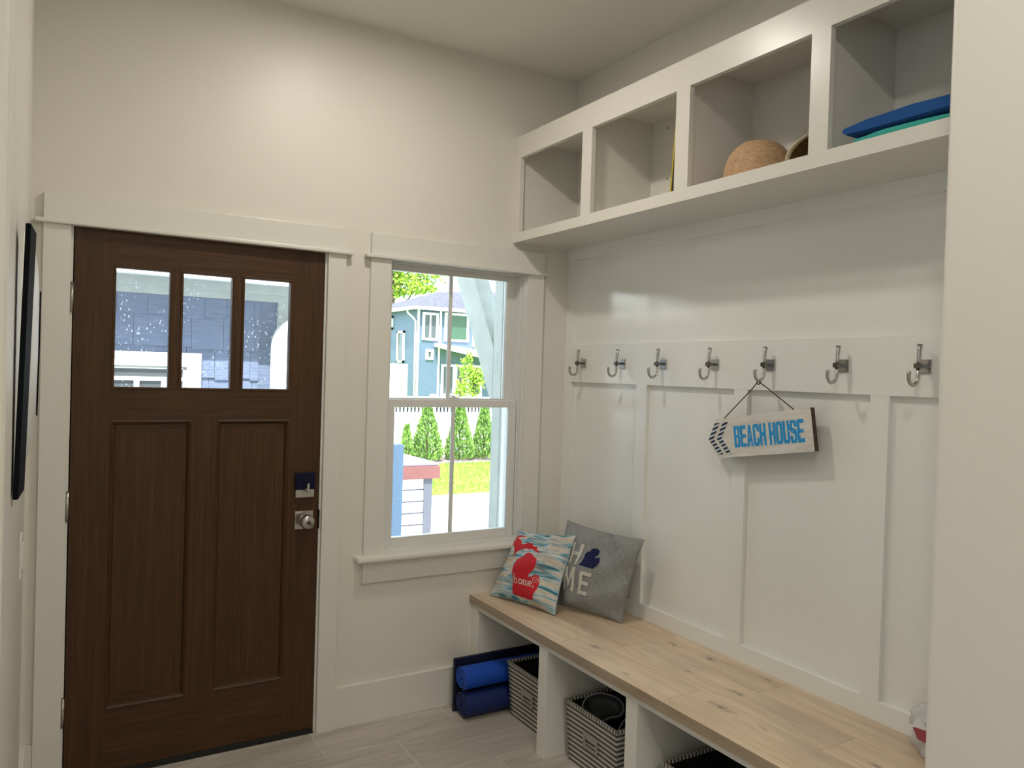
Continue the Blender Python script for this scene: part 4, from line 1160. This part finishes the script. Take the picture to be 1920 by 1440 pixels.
vs = {k: bm.verts.new(p) for k, p in dict(a=(16.9, 35.5, 5.03), b=(28, 35.5, 5.03), c=(28, 46.5, 5.03), d=(16.9, 46.5, 5.03), e=(20.4, 40.0, 6.40), f=(28, 41.0, 7.0)).items()}
for q in ('abfe', 'dae', 'cdef', 'bcf', 'dcba'): bm.faces.new([vs[k] for k in q])
bmesh.ops.recalc_face_normals(bm, faces=bm.faces[:]); Q(obj('roof', bm, M['roofing'], hs_), hs_)
bm = bmesh.new(); box(bm, 16.85, 28, 35.42, 35.56, 4.86, 5.04); box(bm, 16.85, 16.98, 35.56, 46.5, 4.86, 5.04); Q(obj('gutter', bm, M['extwhite'], hs_), hs_)
bm = bmesh.new(); tube(bm, [(16.95, 36.6, 4.86), (17.0, 36.7, 4.75), (17.25, 36.35, 4.40), (17.28, 36.2, 4.25), (17.28, 36.15, GZ)], .06, 8); Q(obj('downspout', bm, M['extwhite'], hs_), hs_)
bm = bmesh.new(); box(bm, 12.3, 14.17, 29.9, 32, GZ, 1.82); tag(obj('white_outbuilding', bm, M['extwhite']), 'plain sunlit white structure at the left edge of the upper sash view', 'building')

def leafy(name, c, rad, n, s, label, cat, mat='leaf', seed=5, trunk=None, clusters=14):
    rnd = random.Random(seed); root = tag(empty(name, (c[0], c[1], GZ)), label, cat)
    bm = bmesh.new()
    if trunk:
        tube(bm, [(0, 0, 0), (.05, 0, c[2] - GZ)], [trunk, trunk * .35], 8)
        for k in range(6):
            a = rnd.uniform(0, 6.28); tube(bm, [(0.03, 0, (c[2] - GZ) * rnd.uniform(.5, .8)), (rad[0] * .7 * math.cos(a), rad[1] * .7 * math.sin(a), c[2] - GZ + rad[2] * rnd.uniform(-.2, .7))], [trunk * .4, trunk * .08], 6)
        obj('trunk', bm, M['bark'], root)
        bm = bmesh.new()
    cl = [Vector((rnd.gauss(0, .42) * rad[0], rnd.gauss(0, .42) * rad[1], rnd.uniform(-.85, .85) * rad[2])) for _ in range(clusters)]
    for _ in range(n):
        q = rnd.choice(cl); p = q + Vector((rnd.gauss(0, .17) * rad[0], rnd.gauss(0, .17) * rad[1], rnd.gauss(0, .13) * rad[2])) + Vector((0, 0, c[2] - GZ))
        d1 = Vector((rnd.uniform(-1, 1), rnd.uniform(-1, 1), rnd.uniform(-1, 1))).normalized() * s; d2 = d1.cross(Vector((rnd.uniform(-1, 1), rnd.uniform(-1, 1), rnd.uniform(-1, 1)))).normalized() * s * .6
        bm.faces.new([bm.verts.new(p - d1), bm.verts.new(p + d2), bm.verts.new(p + d1), bm.verts.new(p - d2)])
    obj('foliage', bm, M[mat], root)
leafy('garden_tree', (22.3, 52, 8.9), (4.0, 2.0, 2.1), 4200, .17, 'broad bright green tree rising behind the roof of the blue house', 'tree', seed=8, trunk=.25, clusters=30)
leafy('sapling', (13.35, 22.0, 1.55), (.55, .4, 1.25), 750, .075, 'thin yellow-green sapling in front of the blue house, by the brace', 'tree', seed=12, trunk=.04, clusters=22)
leafy('sapling', (12.35, 21.1, .95), (.35, .3, .65), 170, .07, 'sparse small sapling left of the taller one', 'tree', seed=14, trunk=.03, clusters=9)

# neighbouring garage seen through the door lights
ga = tag(empty('shingled_garage', (0, 3.0, GZ)), 'garage wall of blue cedar shingles with pale eaves outside the front door', 'garage')
bm = bmesh.new(); box(bm, -3.0, 1.48, 3.0, 5.2, GZ, 2.25); Q(obj('wall', bm, M['shingle'], ga), ga)
bm = bmesh.new(); rnd = random.Random(3)
zc = -.60; 
while zc < 2.04:
    x = -2.0
    while x < 1.33:
        w = rnd.choice((.10, .16, .2, .23)); x2 = min(x + w, 1.334); dz = rnd.choice((0, .0, .016))
        zt = min(zc + .245, 2.046)
        g = .0015
        v8 = [bm.verts.new(p) for p in ((x + g, 2.974, zc - dz), (x2 - g, 2.974, zc - dz), (x2 - g, 3.0, zc - dz), (x + g, 3.0, zc - dz), (x + g, 2.992, zt), (x2 - g, 2.992, zt), (x2 - g, 3.0, zt), (x + g, 3.0, zt))]
        for q in ((0, 3, 2, 1), (4, 5, 6, 7), (0, 1, 5, 4), (1, 2, 6, 5), (2, 3, 7, 6), (3, 0, 4, 7)): bm.faces.new([v8[i] for i in q])
        x = x2
    zc += .2275
Q(obj('shingles', bm, M['shingle'], ga), ga)
Q(boxo('frieze_board', (-3, 1.66, 2.96, 3.0, 2.048, 2.137), M['beam'], ga, .002), ga)
Q(boxo('corner_board', (1.47, 1.66, 2.955, 3.0, GZ, 2.048), M['beam'], ga, .002), ga)
Q(boxo('crown_board', (-3, 1.66, 2.92, 2.96, 2.10, 2.194), M['beam'], ga, .004), ga)
bm = bmesh.new(); box(bm, -3, 1.95, 2.69, 5.3, 2.194, 2.24); Q(obj('soffit', bm, M['beam'], ga), ga)
bm = bmesh.new(); prism(bm, [(2.62, 2.2), (5.3, 3.1), (5.3, 2.9), (2.69, 2.2)], -3, 2.0, 'x'); Q(obj('roof', bm, M['concrete'], ga), ga)  # unseen slope, made pale to brighten its reflection in the wall panelling
Q(boxo('gutter', (-3, 2.0, 2.60, 2.69, 2.150, 2.27), M['extwhite'], ga, .006), ga)
bm = bmesh.new(); box(bm, -.62, .91, 2.945, 2.992, 1.525, 1.625); box(bm, .81, .91, 2.945, 2.992, .3, 1.525); box(bm, -.62, -.52, 2.945, 2.992, .3, 1.525)
gw = Q(obj('window', bm, M['extwhite'], ga), ga)
bm = bmesh.new(); box(bm, -.52, .81, 2.955, 2.99, 1.503, 1.524); box(bm, .785, .81, 2.955, 2.99, .3, 1.51)
o_ = obj('inner_frame', bm, M['beam'], gw)
bm = bmesh.new(); box(bm, -.52, .785, 2.958, 2.99, 1.417, 1.444)
for x in (.459, .05, -.3): box(bm, x, x + .035, 2.958, 2.99, .3, 1.42)
box(bm, .639, .72, 2.958, 2.99, .3, 1.42)
obj('sash', bm, M['extwhite'], gw)
bm = bmesh.new(); box(bm, -.52, .785, 2.975, 2.99, .3, 1.503); obj('glass', bm, M['housewin'], gw)
bm = bmesh.new()
pts = [(1.405, GZ), (1.405, 1.70)] + [(1.405 + .22 * (1 - math.cos(R(a))), 1.70 + .24 * math.sin(R(a))) for a in range(10, 91, 10)] + [(2.0, 1.94), (2.0, GZ)]
prism(bm, pts, 2.70, 2.90, 'y'); tag(obj('white_shelter_panel', bm, M['extwhite']), 'tall white rounded-top panel standing at the corner of the shingled garage', 'panel')

# ------------------------------------------------------------------ sun, sky, camera
sun = bpy.data.lights.new('sun', 'SUN'); sun.energy = 9; sun.angle = R(.6); sun.color = (1, .96, .90)
so = bpy.data.objects.new('sun', sun); COL.objects.link(so)
so.rotation_euler = Vector((.35, 1.0, -1.5)).to_track_quat('-Z', 'Y').to_euler(); so.location = (0, -5, 12)
w = bpy.data.worlds.new('sky'); S.world = w; w.use_nodes = True
bg = w.node_tree.nodes['Background']; bg.inputs[0].default_value = (.72, .86, 1.0, 1); bg.inputs[1].default_value = 3.5

cam = bpy.data.cameras.new('camera'); co = bpy.data.objects.new('camera', cam); COL.objects.link(co); S.camera = co
CX, CY, CZ, YAW, PIT, ROL, FPX = -.0768899, -3.2118022, 1.5511164, -30.98291, -.808426, 1.740374, 1452.24078
y_, p_, r_ = R(YAW), R(PIT), R(ROL)
fw = Vector((-math.sin(y_) * math.cos(p_), math.cos(y_) * math.cos(p_), math.sin(p_)))
rt = Vector((math.cos(y_), math.sin(y_), 0)); upv = rt.cross(fw)
rt2 = rt * math.cos(r_) + upv * math.sin(r_); up2 = -rt * math.sin(r_) + upv * math.cos(r_)
co.matrix_world = Matrix(((rt2.x, up2.x, -fw.x, CX), (rt2.y, up2.y, -fw.y, CY), (rt2.z, up2.z, -fw.z, CZ), (0, 0, 0, 1)))
cam.sensor_fit = 'HORIZONTAL'; cam.sensor_width = 36; cam.lens = FPX / 1920 * 36; cam.clip_start = .02; cam.clip_end = 200
S.view_settings.view_transform = 'Standard'; S.view_settings.look = 'None'; S.view_settings.gamma = 1
S.view_settings.use_curve_mapping = False; S.view_settings.exposure = 0.50
